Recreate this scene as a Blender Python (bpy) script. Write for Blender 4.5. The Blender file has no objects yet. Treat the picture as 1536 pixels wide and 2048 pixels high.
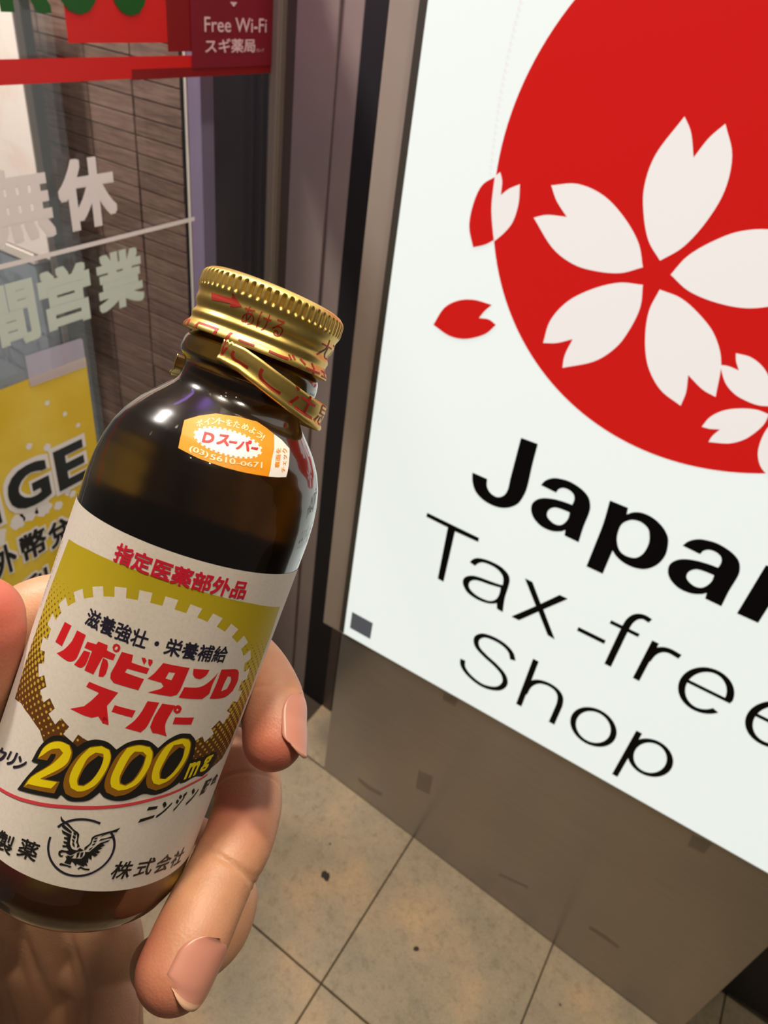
import bpy, bmesh, math, random
import numpy as np
from mathutils import Vector, Matrix
from mathutils.bvhtree import BVHTree

random.seed(4)
C = bpy.context.scene.collection
SC = bpy.context.scene

# ------------------------------------------------------------------ camera
FPX = 1443.08                                   # focal length in pixels of the 1536 x 2048 frame
RM = np.array([[0.84302899, 0.40615752, -0.3526162],
               [0.52313508, -0.46676525, 0.71306373],
               [0.12502721, -0.78559931, -0.60597188]])   # camera (x right, y down, z ahead) -> world
CAM = np.array([0.0, 0.0, 1.28])
cd = bpy.data.cameras.new('camera'); cam = bpy.data.objects.new('camera', cd); C.objects.link(cam)
cd.sensor_fit = 'VERTICAL'; cd.sensor_height = 36.0; cd.lens = FPX / 2048 * 36
cd.clip_start = 0.01; cd.clip_end = 50
m = Matrix([[RM[i][0], -RM[i][1], -RM[i][2], CAM[i]] for i in range(3)] + [[0, 0, 0, 1]])
cam.matrix_world = m
cd.dof.use_dof = True; cd.dof.focus_distance = 0.165; cd.dof.aperture_fstop = 36
SC.camera = cam

# ------------------------------------------------------------------ view, world, lamps
SC.view_settings.view_transform = 'Standard'; SC.view_settings.look = 'None'
SC.view_settings.exposure = 0.0; SC.view_settings.gamma = 1.0
SC.view_settings.use_curve_mapping = False
SC.cycles.max_bounces = 10; SC.cycles.transmission_bounces = 8; SC.cycles.transparent_max_bounces = 12
SC.cycles.caustics_refractive = True
w = bpy.data.worlds.new('night'); SC.world = w; w.use_nodes = True
w.node_tree.nodes['Background'].inputs[0].default_value = (0.62, 0.56, 0.50, 1)
w.node_tree.nodes['Background'].inputs[1].default_value = 0.14

def lamp(name, kind, loc, target, power, color, size=0.3, sizey=None):
    l = bpy.data.lights.new(name, kind); l.energy = power; l.color = color
    if kind == 'AREA':
        l.size = size
        if sizey: l.shape = 'RECTANGLE'; l.size_y = sizey
    else: l.shadow_soft_size = size
    o = bpy.data.objects.new(name, l); C.objects.link(o); o.location = loc
    d = Vector(target) - Vector(loc); o.rotation_euler = d.to_track_quat('-Z', 'Y').to_euler()
    return o
# warm canopy light above the pavement, an added lamp for the door vinyl, and small downlights behind the viewer
lamp('overhead_light', 'AREA', (-0.38, 0.42, 3.4), (-0.05, 0.30, 0.3), 46, (1.0, 0.84, 0.64), 0.24)
lamp('overhead_light', 'AREA', (0.40, 0.36, 2.7), (-0.66, 0.50, 0.9), 17, (1.0, 0.87, 0.70), 0.20)  # unseen lamp, added to brighten the vinyl lettering on the glass
for k, (x, y, z, p) in enumerate([(-0.30, 0.05, 3.0, 2.0), (-0.05, -0.15, 3.0, 2.0), (0.65, -0.5, 3.0, 3.0), (0.1, -0.9, 3.2, 2.0)]):
    lamp('downlight', 'POINT', (x, y, z), (x, y, 0), p, (1.0, 0.88, 0.7), 0.03)
lamp('shop_light', 'AREA', (-1.35, 0.25, 2.4), (-1.35, 1.05, 0.9), 52, (1.0, 0.88, 0.80), 0.22)
lamp('violet_light', 'AREA', (-0.45, 0.45, 1.95), (-0.59, 0.83, 1.15), 2.2, (0.45, 0.25, 1.0), 0.12)

# ------------------------------------------------------------------ projection of print positions on the real surfaces
def ray(px, py):
    return RM @ np.array([px - 768.0, py - 1024.0, FPX])
def P(px, py, z):
    """world point seen at a pixel at camera depth z (metres)"""
    return Vector(CAM + ray(px, py) / FPX * z)
D = 0.72; XG = -0.66
def on_sign(px, py):                            # (x, z) on the sign plane
    r = ray(px, py); q = CAM + r / r[1] * D; return (q[0], q[2])
def on_glass(px, py):                           # (y, z) on the glass plane
    r = ray(px, py); q = CAM + r / r[0] * XG; return (q[1], q[2])

# bottle axis (camera space fit) -> world
BT = CAM + RM @ np.array([-0.02308249, -0.04696307, 0.15568461])
BA = RM @ np.array([-0.35912891, 0.92699804, 0.10817148]); BA /= np.linalg.norm(BA)
_e = (CAM - BT) - ((CAM - BT) @ BA) * BA; BE = _e / np.linalg.norm(_e); BW = np.cross(BA, BE)
GL = [(13.5, 12.2), (14.0, 14.4), (15.0, 15.0), (17.5, 15.3), (18.6, 15.0), (19.4, 13.6), (20.5, 13.3), (23.2, 13.5), (24.6, 14.2),
      (26.3, 15.8), (28.3, 17.7), (30.5, 19.6), (33.5, 21.6), (36.8, 23.1), (40.5, 24.1), (44.5, 24.75), (49, 25.0), (54, 25.0),
      (90, 25.0), (131.5, 25.0), (135, 24.7), (138, 23.6), (140.2, 21.8), (141.5, 19.3)]
CAPP = [(0.0, 14.2), (0.25, 14.9), (0.8, 15.6), (1.4, 15.9), (4.0, 16.0), (4.6, 15.7), (5.4, 15.35), (6.3, 15.45), (7.1, 15.55), (7.9, 15.2),
        (8.6, 14.75), (9.1, 14.85), (9.7, 15.4), (10.3, 15.45), (10.9, 15.05), (11.4, 15.1), (12.1, 15.8), (12.8, 16.25), (13.5, 16.2)]
def prof(tab, s):
    return float(np.interp(s, [t[0] for t in tab], [t[1] for t in tab]))
def on_bottle(px, py, tab=GL, r0=25.0):
    """(phi*25, s) in millimetres on the surface of revolution"""
    d = ray(px, py); d = d / np.linalg.norm(d); o = CAM - BT
    r = r0
    for k in range(40):
        dp = d - (d @ BA) * BA; op = o - (o @ BA) * BA
        a = dp @ dp; b = dp @ op; c = op @ op - (r * 1e-3) ** 2
        disc = max(b * b - a * c, 0)
        t = (-b - math.sqrt(disc)) / a
        q = o + t * d; s = q @ BA; q = q - s * BA
        rn = prof(tab, s * 1000)
        if abs(rn - r) < 1e-3: break
        r = r * .5 + rn * .5
    return (25.0 * math.atan2(q @ BW, q @ BE), s * 1000)
def bottle_pt(u, s, off=0.0, tab=GL):
    r = (prof(tab, s) + off) * 1e-3; a = u / 25.0
    return Vector(BT + BA * s * 1e-3 + r * (math.cos(a) * BE + math.sin(a) * BW))

# ------------------------------------------------------------------ object helpers
def link(name, me, mat=None, parent=None, smooth=False):
    o = bpy.data.objects.new(name, me); C.objects.link(o)
    if mat is not None: me.materials.append(mat)
    if parent is not None: o.parent = parent
    if smooth:
        me.polygons.foreach_set('use_smooth', [True] * len(me.polygons))
    return o
def thing(name, label=None, cat=None, kind=None, group=None, loc=(0, 0, 0)):
    o = bpy.data.objects.new(name, None); C.objects.link(o); o.location = loc; o.empty_display_size = .05
    return tag(o, label, cat, kind, group)
def tag(o, label=None, cat=None, kind=None, group=None):
    for k, v in (('label', label), ('category', cat), ('kind', kind), ('group', group)):
        if v: o[k] = v
    return o
def mesh_from(verts, faces, name='mesh'):
    me = bpy.data.meshes.new(name); me.from_pydata([tuple(v) for v in verts], [], faces); me.update(); return me
def box_mesh(x0, x1, y0, y1, z0, z1, bev=0.0):
    bm = bmesh.new()
    bmesh.ops.create_cube(bm, size=1.0)
    for v in bm.verts:
        v.co = Vector((x0 + (v.co.x + .5) * (x1 - x0), y0 + (v.co.y + .5) * (y1 - y0), z0 + (v.co.z + .5) * (z1 - z0)))
    if bev > 0: bmesh.ops.bevel(bm, geom=bm.edges[:], offset=bev, segments=2, affect='EDGES', profile=.6)
    me = bpy.data.meshes.new('box'); bm.to_mesh(me); bm.free(); return me
def box(name, x0, x1, y0, y1, z0, z1, mat, parent=None, bev=0.0):
    return link(name, box_mesh(x0, x1, y0, y1, z0, z1, bev), mat, parent)

_tmp = []
def curve_mesh(cu):
    o = bpy.data.objects.new('tmp', cu); C.objects.link(o)
    dg = bpy.context.evaluated_depsgraph_get(); dg.update()
    me = bpy.data.meshes.new_from_object(o.evaluated_get(dg), depsgraph=dg)
    bpy.data.objects.remove(o); bpy.data.curves.remove(cu)
    bm = bmesh.new(); bm.from_mesh(me); bpy.data.meshes.remove(me)
    bmesh.ops.remove_doubles(bm, verts=bm.verts, dist=1e-5)
    return bm
def text_bm(s, bold=0.0, res=4):
    cu = bpy.data.curves.new('t', 'FONT'); cu.body = s; cu.resolution_u = res; cu.size = 1.0
    cu.dimensions = '2D'; cu.fill_mode = 'FRONT'
    bm = curve_mesh(cu)
    if bold > 0:                                # heavier strokes: the outline swept round a small circle
        src = bpy.data.meshes.new('w'); bm.to_mesh(src); n = 8 if bold < .03 else 12; lv = 0
        for rr, k_ in [(bold, n)] + ([(bold * .5, 8)] if bold > .04 else []):
            for k in range(k_):
                a = 2 * math.pi * (k + .5) / k_; dx, dy = math.cos(a), math.sin(a); q_ = max(abs(dx), abs(dy)); dx, dy = dx / q_ * rr * .92, dy / q_ * rr * .92; nv = len(bm.verts); bm.from_mesh(src); bm.verts.ensure_lookup_table(); lv += 1
                for v in bm.verts[nv:]: v.co.x += dx; v.co.y += dy; v.co.z = lv
        bpy.data.meshes.remove(src)
    return bm
def smooth_loop(pts, n=5, sharp=38):
    """Catmull-Rom through the points, keeping corners sharper than the given angle"""
    N = len(pts); out = []
    pts = [np.array(p, float) for p in pts]
    def corner(i):
        a = pts[i] - pts[i - 1]; b = pts[(i + 1) % N] - pts[i]
        return math.degrees(math.acos(max(-1, min(1, a @ b / (np.linalg.norm(a) * np.linalg.norm(b) + 1e-12))))) > sharp
    cn = [corner(i) for i in range(N)]
    for i in range(N):
        p0, p1, p2, p3 = pts[i - 1], pts[i], pts[(i + 1) % N], pts[(i + 2) % N]
        if cn[i]: p0 = p1 - (p2 - p1)
        if cn[(i + 1) % N]: p3 = p2 + (p2 - p1)
        if cn[i] and cn[(i + 1) % N]: out.append(p1); continue
        for k in range(n):
            t = k / n
            out.append(.5 * (2 * p1 + (p2 - p0) * t + (2 * p0 - 5 * p1 + 4 * p2 - p3) * t * t + (3 * p1 - p0 - 3 * p2 + p3) * t ** 3))
    return out
def poly_bm(loops, smooth=0):
    """filled 2D shape with holes"""
    cu = bpy.data.curves.new('p', 'CURVE'); cu.dimensions = '2D'; cu.fill_mode = 'BOTH'
    for L in loops:
        if smooth: L = smooth_loop(L, smooth)
        sp = cu.splines.new('POLY'); sp.points.add(len(L) - 1)
        for i, p in enumerate(L): sp.points[i].co = (p[0], p[1], 0, 1)
        sp.use_cyclic_u = True
    return curve_mesh(cu)
def bbox(bm):
    xs = [v.co.x for v in bm.verts]; ys = [v.co.y for v in bm.verts]
    return min(xs), max(xs), min(ys), max(ys)
def to_quad(bm, TL, TR, BR, BL):
    x0, x1, y0, y1 = bbox(bm)
    TL, TR, BR, BL = [np.array(p, float) for p in (TL, TR, BR, BL)]
    for v in bm.verts:
        a = (v.co.x - x0) / (x1 - x0 + 1e-9); b = (v.co.y - y0) / (y1 - y0 + 1e-9)
        p = (BL * (1 - a) + BR * a) * (1 - b) + (TL * (1 - a) + TR * a) * b
        v.co.x, v.co.y = p[0], p[1]
    return bm
def cut_grid(bm, su, sv=None):
    x0, x1, y0, y1 = bbox(bm)
    for ax, lo, hi, st in ((0, x0, x1, su), (1, y0, y1, sv)):
        if not st: continue
        k = math.ceil(lo / st)
        while k * st < hi:
            co = [0, 0, 0]; no = [0, 0, 0]; co[ax] = k * st; no[ax] = 1
            bmesh.ops.bisect_plane(bm, geom=bm.verts[:] + bm.edges[:] + bm.faces[:], plane_co=co, plane_no=no, dist=1e-6)
            k += 1
NEAR = ('paper_label', 'points_sticker', 'cap', 'tamper_band', 'medicine_bottle'); CAMV = Vector(CAM)
def finish(bm, fn, name, mat, parent, uv=True, toward=None):
    """map the flat shape onto its surface with fn(u, v) and link it"""
    bmesh.ops.triangulate(bm, faces=[f for f in bm.faces if len(f.verts) > 4])
    if uv:
        lay = bm.loops.layers.uv.new('flat')
        for f in bm.faces:
            for l in f.loops: l[lay].uv = (l.vert.co.x, l.vert.co.y)
    st_ = 2.5e-6 if parent is not None and parent.name.split('.')[0] in NEAR else 1e-5
    for v in bm.verts:                           # the swept copies lie a hair above each other
        z = v.co.z; q = Vector(fn(v.co.x, v.co.y)); v.co = q + (CAMV - q).normalized() * z * st_
    if toward is not None:
        for f in bm.faces:
            f.normal_update()
            if f.normal.dot(Vector(toward) - f.calc_center_median()) < 0: f.normal_flip()
    me = bpy.data.meshes.new(name); bm.to_mesh(me); bm.free()
    return link(name, me, mat, parent)

# ------------------------------------------------------------------ materials
def mat(name, color, rough=.5, metal=0.0, **kw):
    m_ = bpy.data.materials.new(name); m_.use_nodes = True
    b = m_.node_tree.nodes['Principled BSDF']
    b.inputs['Base Color'].default_value = (*color, 1); b.inputs['Roughness'].default_value = rough
    b.inputs['Metallic'].default_value = metal
    for k, v in kw.items():
        b.inputs[k].default_value = v
    return m_
def N(m_, t, **kw):
    n = m_.node_tree.nodes.new(t)
    for k, v in kw.items():
        if k.startswith('i_'): n.inputs[k[2:].replace('_', ' ')].default_value = v
        else: setattr(n, k, v)
    return n
def L(m_, a, b): m_.node_tree.links.new(a, b)
def ramp(m_, stops):
    r = N(m_, 'ShaderNodeValToRGB'); e = r.color_ramp.elements
    while len(e) < len(stops): e.new(.5)
    for k, (p, c) in enumerate(stops): e[k].position = p; e[k].color = (*c, 1)
    return r
def srgb(r, g, b):
    f = lambda c: (c / 255 / 12.92) if c / 255 <= .04045 else ((c / 255 + .055) / 1.055) ** 2.4
    return (f(r), f(g), f(b))
def noisy(name, c1, c2, scale, rough=.6, metal=0.0, detail=6, bump=0.0, stretch=None, bscale=None, stops=(.35, .65)):
    m_ = mat(name, c1, rough, metal); b = m_.node_tree.nodes['Principled BSDF']
    tc = N(m_, 'ShaderNodeTexCoord'); mp = N(m_, 'ShaderNodeMapping'); L(m_, tc.outputs['Object'], mp.inputs[0])
    if stretch: mp.inputs['Scale'].default_value = stretch
    n = N(m_, 'ShaderNodeTexNoise', i_Scale=scale, i_Detail=detail); L(m_, mp.outputs[0], n.inputs['Vector'])
    r = ramp(m_, [(stops[0], c1), (stops[1], c2)]); L(m_, n.outputs['Fac'], r.inputs[0]); L(m_, r.outputs[0], b.inputs['Base Color'])
    if bump:
        n2 = N(m_, 'ShaderNodeTexNoise', i_Scale=bscale or scale * 6, i_Detail=4); L(m_, mp.outputs[0], n2.inputs['Vector'])
        bp = N(m_, 'ShaderNodeBump', i_Strength=bump, i_Distance=.002); L(m_, n2.outputs['Fac'], bp.inputs['Height']); L(m_, bp.outputs[0], b.inputs['Normal'])
    return m_
def lit(name, color, strength=1.0):             # backlit acrylic: gives off light
    m_ = mat(name, (color[0] * .22, color[1] * .22, color[2] * .22), .45)
    b = m_.node_tree.nodes['Principled BSDF']
    b.inputs['Emission Color'].default_value = (*color, 1); b.inputs['Emission Strength'].default_value = strength
    b.inputs['Specular IOR Level'].default_value = .2
    return m_

M = {}
# floor tiles: worn cement
def floor_mat():
    m_ = mat('cement_tile', (.3, .25, .2), .62); b = m_.node_tree.nodes['Principled BSDF']
    g = N(m_, 'ShaderNodeNewGeometry')
    n1 = N(m_, 'ShaderNodeTexNoise', i_Scale=6.5, i_Detail=5, i_Roughness=.55); L(m_, g.outputs['Position'], n1.inputs['Vector'])
    n2 = N(m_, 'ShaderNodeTexNoise', i_Scale=70, i_Detail=6, i_Roughness=.7); L(m_, g.outputs['Position'], n2.inputs['Vector'])
    n3 = N(m_, 'ShaderNodeTexNoise', i_Scale=420, i_Detail=3); L(m_, g.outputs['Position'], n3.inputs['Vector'])
    r1 = ramp(m_, [(.36, srgb(134, 124, 106)), (.52, srgb(150, 136, 110)), (.66, srgb(170, 146, 112))])
    L(m_, n1.outputs['Fac'], r1.inputs[0])
    r2 = ramp(m_, [(.30, (.62, .60, .56)), (.5, (1, 1, 1))]); L(m_, n2.outputs['Fac'], r2.inputs[0])
    r3 = ramp(m_, [(.3, (.80, .78, .74)), (.62, (1.06, 1.05, 1.03))]); L(m_, n3.outputs['Fac'], r3.inputs[0])
    mx = N(m_, 'ShaderNodeMix', data_type='RGBA', blend_type='MULTIPLY'); mx.inputs['Factor'].default_value = .75
    L(m_, r1.outputs[0], mx.inputs[6]); L(m_, r2.outputs[0], mx.inputs[7])
    mx2 = N(m_, 'ShaderNodeMix', data_type='RGBA', blend_type='MULTIPLY'); mx2.inputs['Factor'].default_value = .9
    L(m_, mx.outputs[2], mx2.inputs[6]); L(m_, r3.outputs[0], mx2.inputs[7]); L(m_, mx2.outputs[2], b.inputs['Base Color'])
    bp = N(m_, 'ShaderNodeBump', i_Strength=.25, i_Distance=.001); L(m_, n3.outputs['Fac'], bp.inputs['Height']); L(m_, bp.outputs[0], b.inputs['Normal'])
    return m_
M['tile'] = floor_mat()
M['grout'] = mat('grout', srgb(58, 48, 36), .9)
M['spot'] = mat('chewing_gum', srgb(38, 32, 26), .8)
# brushed steel plinth, brushed along its length
def steel(name, col, rough, aniso, axis='X'):
    m_ = mat(name, col, rough, 1.0); b = m_.node_tree.nodes['Principled BSDF']
    b.inputs['Anisotropic'].default_value = aniso; b.inputs['Anisotropic Rotation'].default_value = .25
    tg = N(m_, 'ShaderNodeTangent', direction_type='RADIAL', axis='Z'); L(m_, tg.outputs[0], b.inputs['Tangent'])
    tc = N(m_, 'ShaderNodeTexCoord'); mp = N(m_, 'ShaderNodeMapping'); mp.inputs['Scale'].default_value = (2, 2, 160)
    L(m_, tc.outputs['Object'], mp.inputs[0])
    n = N(m_, 'ShaderNodeTexNoise', i_Scale=4, i_Detail=4); L(m_, mp.outputs[0], n.inputs['Vector'])
    n2 = N(m_, 'ShaderNodeTexNoise', i_Scale=4, i_Detail=3); L(m_, tc.outputs['Object'], n2.inputs['Vector'])
    r = ramp(m_, [(.3, tuple(c * .9 for c in col)), (.7, tuple(min(1, c * 1.1) for c in col))]); 
    ad = N(m_, 'ShaderNodeMath', operation='ADD'); L(m_, n.outputs['Fac'], ad.inputs[0]); L(m_, n2.outputs['Fac'], ad.inputs[1])
    hf = N(m_, 'ShaderNodeMath', operation='MULTIPLY'); hf.inputs[1].default_value = .5; L(m_, ad.outputs[0], hf.inputs[0])
    L(m_, hf.outputs[0], r.inputs[0]); L(m_, r.outputs[0], b.inputs['Base Color'])
    return m_
M['plinth'] = steel('brushed_steel', (.40, .375, .34), .34, .85)
M['cab'] = noisy('silver_paint', srgb(188, 176, 160), srgb(178, 166, 152), 9, .42, .25, stops=(.3, .7))
M['cabdark'] = mat('dark_edge', srgb(70, 66, 58), .5)
M['panelgrey'] = noisy('frame_metal', srgb(150, 138, 132), srgb(164, 150, 142), 7, .42, .3, stops=(.3, .7))
M['framelight'] = mat('aluminium', srgb(150, 140, 122), .4, .3)
M['framedark'] = mat('aluminium_dark', srgb(88, 78, 70), .4, .3)
M['black'] = mat('black_gap', srgb(16, 16, 22), .6)
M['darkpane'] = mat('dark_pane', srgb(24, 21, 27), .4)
M['stile'] = mat('stile', srgb(150, 135, 165), .4, .2)
M['stilewhite'] = mat('stile_edge', srgb(215, 205, 195), .5)
M['white'] = mat('white_pillar', srgb(238, 226, 216), .7)
M['pillargrey'] = mat('pillar_grey', srgb(110, 98, 88), .7)
M['pillardark'] = mat('pillar_dark', srgb(46, 38, 34), .7)
M['bluegrey'] = mat('frosted_panel', srgb(132, 140, 150), .6)
M['lampwarm'] = lit('warm_strip', srgb(255, 226, 170), 1.0)
def wood():
    m_ = mat('wood_wall_tile', (.1, .07, .06), .65); b = m_.node_tree.nodes['Principled BSDF']
    tc = N(m_, 'ShaderNodeTexCoord'); mp = N(m_, 'ShaderNodeMapping'); mp.inputs['Scale'].default_value = (6, 6, 60); g = N(m_, 'ShaderNodeNewGeometry')
    L(m_, g.outputs['Position'], mp.inputs[0])
    n = N(m_, 'ShaderNodeTexNoise', i_Scale=3, i_Detail=8, i_Roughness=.65); L(m_, mp.outputs[0], n.inputs['Vector'])
    oi = N(m_, 'ShaderNodeObjectInfo')
    ad = N(m_, 'ShaderNodeMath', operation='MULTIPLY_ADD'); L(m_, oi.outputs['Random'], ad.inputs[0]); ad.inputs[1].default_value = .16; L(m_, n.outputs['Fac'], ad.inputs[2])
    r = ramp(m_, [(.35, srgb(84, 66, 60)), (.58, srgb(112, 90, 80)), (.8, srgb(134, 110, 98))]); L(m_, ad.outputs[0], r.inputs[0]); L(m_, r.outputs[0], b.inputs['Base Color'])
    return m_
M['wood'] = wood()
M['woodjoint'] = mat('wall_joint', srgb(34, 24, 22), .8)
# thin sheet glass
def sheet_glass():
    m_ = bpy.data.materials.new('sheet_glass'); m_.use_nodes = True; nt = m_.node_tree; nt.nodes.clear()
    out = N(m_, 'ShaderNodeOutputMaterial'); mx = N(m_, 'ShaderNodeMixShader'); tr = N(m_, 'ShaderNodeBsdfTransparent'); gl = N(m_, 'ShaderNodeBsdfGlossy')
    tr.inputs[0].default_value = (.93, .95, .95, 1); gl.inputs['Roughness'].default_value = .02; gl.inputs[0].default_value = (1, 1, 1, 1)
    fr = N(m_, 'ShaderNodeFresnel'); fr.inputs[0].default_value = 1.45
    ge = N(m_, 'ShaderNodeNewGeometry'); io = N(m_, 'ShaderNodeMapRange'); io.inputs['To Min'].default_value = 1.45; io.inputs['To Max'].default_value = 1 / 1.45
    L(m_, ge.outputs['Backfacing'], io.inputs[0]); L(m_, io.outputs[0], fr.inputs[0])
    L(m_, fr.outputs[0], mx.inputs[0]); L(m_, tr.outputs[0], mx.inputs[1]); L(m_, gl.outputs[0], mx.inputs[2]); L(m_, mx.outputs[0], out.inputs[0])
    return m_
M['sheet'] = sheet_glass()
M['vinylwhite'] = mat('white_vinyl', srgb(236, 230, 224), .6)
M['vinylmint'] = mat('pale_green_vinyl', srgb(208, 222, 206), .6)
M['vinylgreen'] = mat('green_vinyl', srgb(12, 84, 18), .5)
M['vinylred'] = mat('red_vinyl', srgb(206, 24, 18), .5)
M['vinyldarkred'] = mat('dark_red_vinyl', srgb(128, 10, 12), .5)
M['maroon'] = mat('maroon_sticker', srgb(122, 20, 36), .5)
M['pinkwhite'] = mat('pink_white_print', srgb(226, 190, 190), .5)
M['yellow'] = noisy('yellow_poster', srgb(222, 186, 20), srgb(236, 214, 92), 9, .45, stops=(.4, .72))
M['inkblack'] = mat('black_ink', srgb(16, 18, 18), .45)
M['posterwhite'] = mat('poster_white', srgb(232, 228, 222), .5)
M['tape'] = mat('clear_tape', srgb(205, 196, 215), .25, Alpha=.62)
# sign
M['signwhite'] = lit('backlit_white', (.86, .91, .855), .90)
M['signpetal'] = lit('backlit_petal', (.86, .81, .76), .90)
M['signred'] = lit('backlit_red', (.56, .009, .007), .96)
M['signblack'] = mat('sign_black', (.003, .003, .004), .6, 0, **{'Specular IOR Level': .12})
M['signgrey'] = lit('backlit_grey', srgb(82, 82, 86), .9)
# bottle
def amber():
    m_ = mat('amber_glass', (.115, .052, .0045), .22, 0.0); b = m_.node_tree.nodes['Principled BSDF']
    b.inputs['Transmission Weight'].default_value = 1.0; b.inputs['IOR'].default_value = 1.4
    b.inputs['Coat Weight'].default_value = 1.0; b.inputs['Coat Roughness'].default_value = .02
    return m_
M['amber'] = amber()
M['gold'] = noisy('gold_aluminium', (.86, .62, .19), (.80, .56, .15), 900, .40, 1.0, bump=.04, stops=(.3, .7))
M['capink'] = mat('cap_red_ink', srgb(160, 36, 20), .45)
M['paper'] = noisy('label_paper', srgb(220, 211, 200), srgb(212, 202, 190), 1500, .55, bump=.06, stops=(.3, .7))
M['red'] = mat('label_red', srgb(206, 24, 30), .5)
M['shitei'] = mat('label_crimson', srgb(200, 20, 48), .5)
M['navy'] = mat('label_navy', srgb(30, 26, 46), .5)
M['ink'] = mat('label_black', srgb(24, 22, 18), .5)
M['numyellow'] = mat('numeral_yellow', srgb(232, 208, 8), .45)
M['numbrown'] = mat('numeral_bevel', srgb(140, 92, 14), .45)
M['redline'] = mat('label_line', srgb(206, 62, 68), .5)
M['orange'] = mat('sticker_orange', srgb(236, 150, 8), .45)
M['stickerwhite'] = mat('sticker_white', srgb(238, 232, 228), .5)
M['stickercream'] = mat('sticker_cream', srgb(250, 228, 180), .5)
def halftone():
    m_ = mat('label_green_brown', srgb(176, 160, 30), .5); b = m_.node_tree.nodes['Principled BSDF']
    uv = N(m_, 'ShaderNodeUVMap', uv_map='flat'); sp = N(m_, 'ShaderNodeSeparateXYZ'); L(m_, uv.outputs[0], sp.inputs[0])
    mp = N(m_, 'ShaderNodeMapping'); mp.inputs['Rotation'].default_value = (0, 0, math.radians(40)); L(m_, uv.outputs[0], mp.inputs[0])
    s2 = N(m_, 'ShaderNodeSeparateXYZ'); L(m_, mp.outputs[0], s2.inputs[0])
    def cosn(o):
        a = N(m_, 'ShaderNodeMath', operation='MULTIPLY'); a.inputs[1].default_value = 6.283 / 1.3; L(m_, o, a.inputs[0])
        c = N(m_, 'ShaderNodeMath', operation='COSINE'); L(m_, a.outputs[0], c.inputs[0]); return c.outputs[0]
    ad = N(m_, 'ShaderNodeMath', operation='ADD'); L(m_, cosn(s2.outputs[0]), ad.inputs[0]); L(m_, cosn(s2.outputs[1]), ad.inputs[1])
    t = N(m_, 'ShaderNodeMapRange'); t.inputs['From Min'].default_value = 67; t.inputs['From Max'].default_value = 100
    t.inputs['To Min'].default_value = -2.3; t.inputs['To Max'].default_value = 1.75; t.clamp = False; L(m_, sp.outputs[1], t.inputs[0])
    sm = N(m_, 'ShaderNodeMath', operation='ADD'); L(m_, ad.outputs[0], sm.inputs[0]); L(m_, t.outputs[0], sm.inputs[1])
    st = N(m_, 'ShaderNodeMapRange'); st.inputs['From Min'].default_value = -.12; st.inputs['From Max'].default_value = .12; L(m_, sm.outputs[0], st.inputs[0])
    g = N(m_, 'ShaderNodeMapRange'); g.inputs['From Min'].default_value = 60; g.inputs['From Max'].default_value = 96; L(m_, sp.outputs[1], g.inputs[0])
    ry = ramp(m_, [(0, srgb(178, 158, 20)), (.5, srgb(188, 166, 34)), (1, srgb(196, 158, 60))]); L(m_, g.outputs[0], ry.inputs[0])
    rb = ramp(m_, [(0, srgb(110, 84, 10)), (1, srgb(92, 52, 8))]); L(m_, g.outputs[0], rb.inputs[0])
    mx = N(m_, 'ShaderNodeMix', data_type='RGBA'); L(m_, st.outputs[0], mx.inputs[0]); L(m_, ry.outputs[0], mx.inputs[6]); L(m_, rb.outputs[0], mx.inputs[7])
    L(m_, mx.outputs[2], b.inputs['Base Color'])
    return m_
M['halftone'] = halftone()
def skin():
    m_ = mat('skin', srgb(222, 160, 132), .48); b = m_.node_tree.nodes['Principled BSDF']
    b.inputs['Subsurface Weight'].default_value = .35; b.inputs['Subsurface Radius'].default_value = (1.0, .35, .18); b.inputs['Subsurface Scale'].default_value = .004
    at = N(m_, 'ShaderNodeAttribute', attribute_name='flush')
    g = N(m_, 'ShaderNodeTexCoord')
    n1 = N(m_, 'ShaderNodeTexNoise', i_Scale=90, i_Detail=4); L(m_, g.outputs['Object'], n1.inputs['Vector'])
    r1 = ramp(m_, [(.3, srgb(182, 132, 100)), (.7, srgb(198, 150, 116))]); L(m_, n1.outputs['Fac'], r1.inputs[0])
    mx = N(m_, 'ShaderNodeMix', data_type='RGBA'); L(m_, at.outputs['Fac'], mx.inputs[0]); L(m_, r1.outputs[0], mx.inputs[6]); mx.inputs[7].default_value = (*srgb(182, 94, 78), 1)
    L(m_, mx.outputs[2], b.inputs['Base Color'])
    v = N(m_, 'ShaderNodeTexVoronoi', i_Scale=1500); L(m_, g.outputs['Object'], v.inputs['Vector'])
    n2 = N(m_, 'ShaderNodeTexNoise', i_Scale=700, i_Detail=5); L(m_, g.outputs['Object'], n2.inputs['Vector'])
    ad = N(m_, 'ShaderNodeMath', operation='ADD'); L(m_, v.outputs['Distance'], ad.inputs[0]); L(m_, n2.outputs['Fac'], ad.inputs[1])
    bp = N(m_, 'ShaderNodeBump', i_Strength=.13, i_Distance=.0004); L(m_, ad.outputs[0], bp.inputs['Height']); L(m_, bp.outputs[0], b.inputs['Normal'])
    return m_
M['skin'] = skin()
M['nail'] = mat('nail', srgb(194, 132, 114), .3, 0, **{'Subsurface Weight': .2, 'Subsurface Scale': .003})
M['nailtip'] = mat('nail_free_edge', srgb(206, 164, 134), .35)

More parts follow.
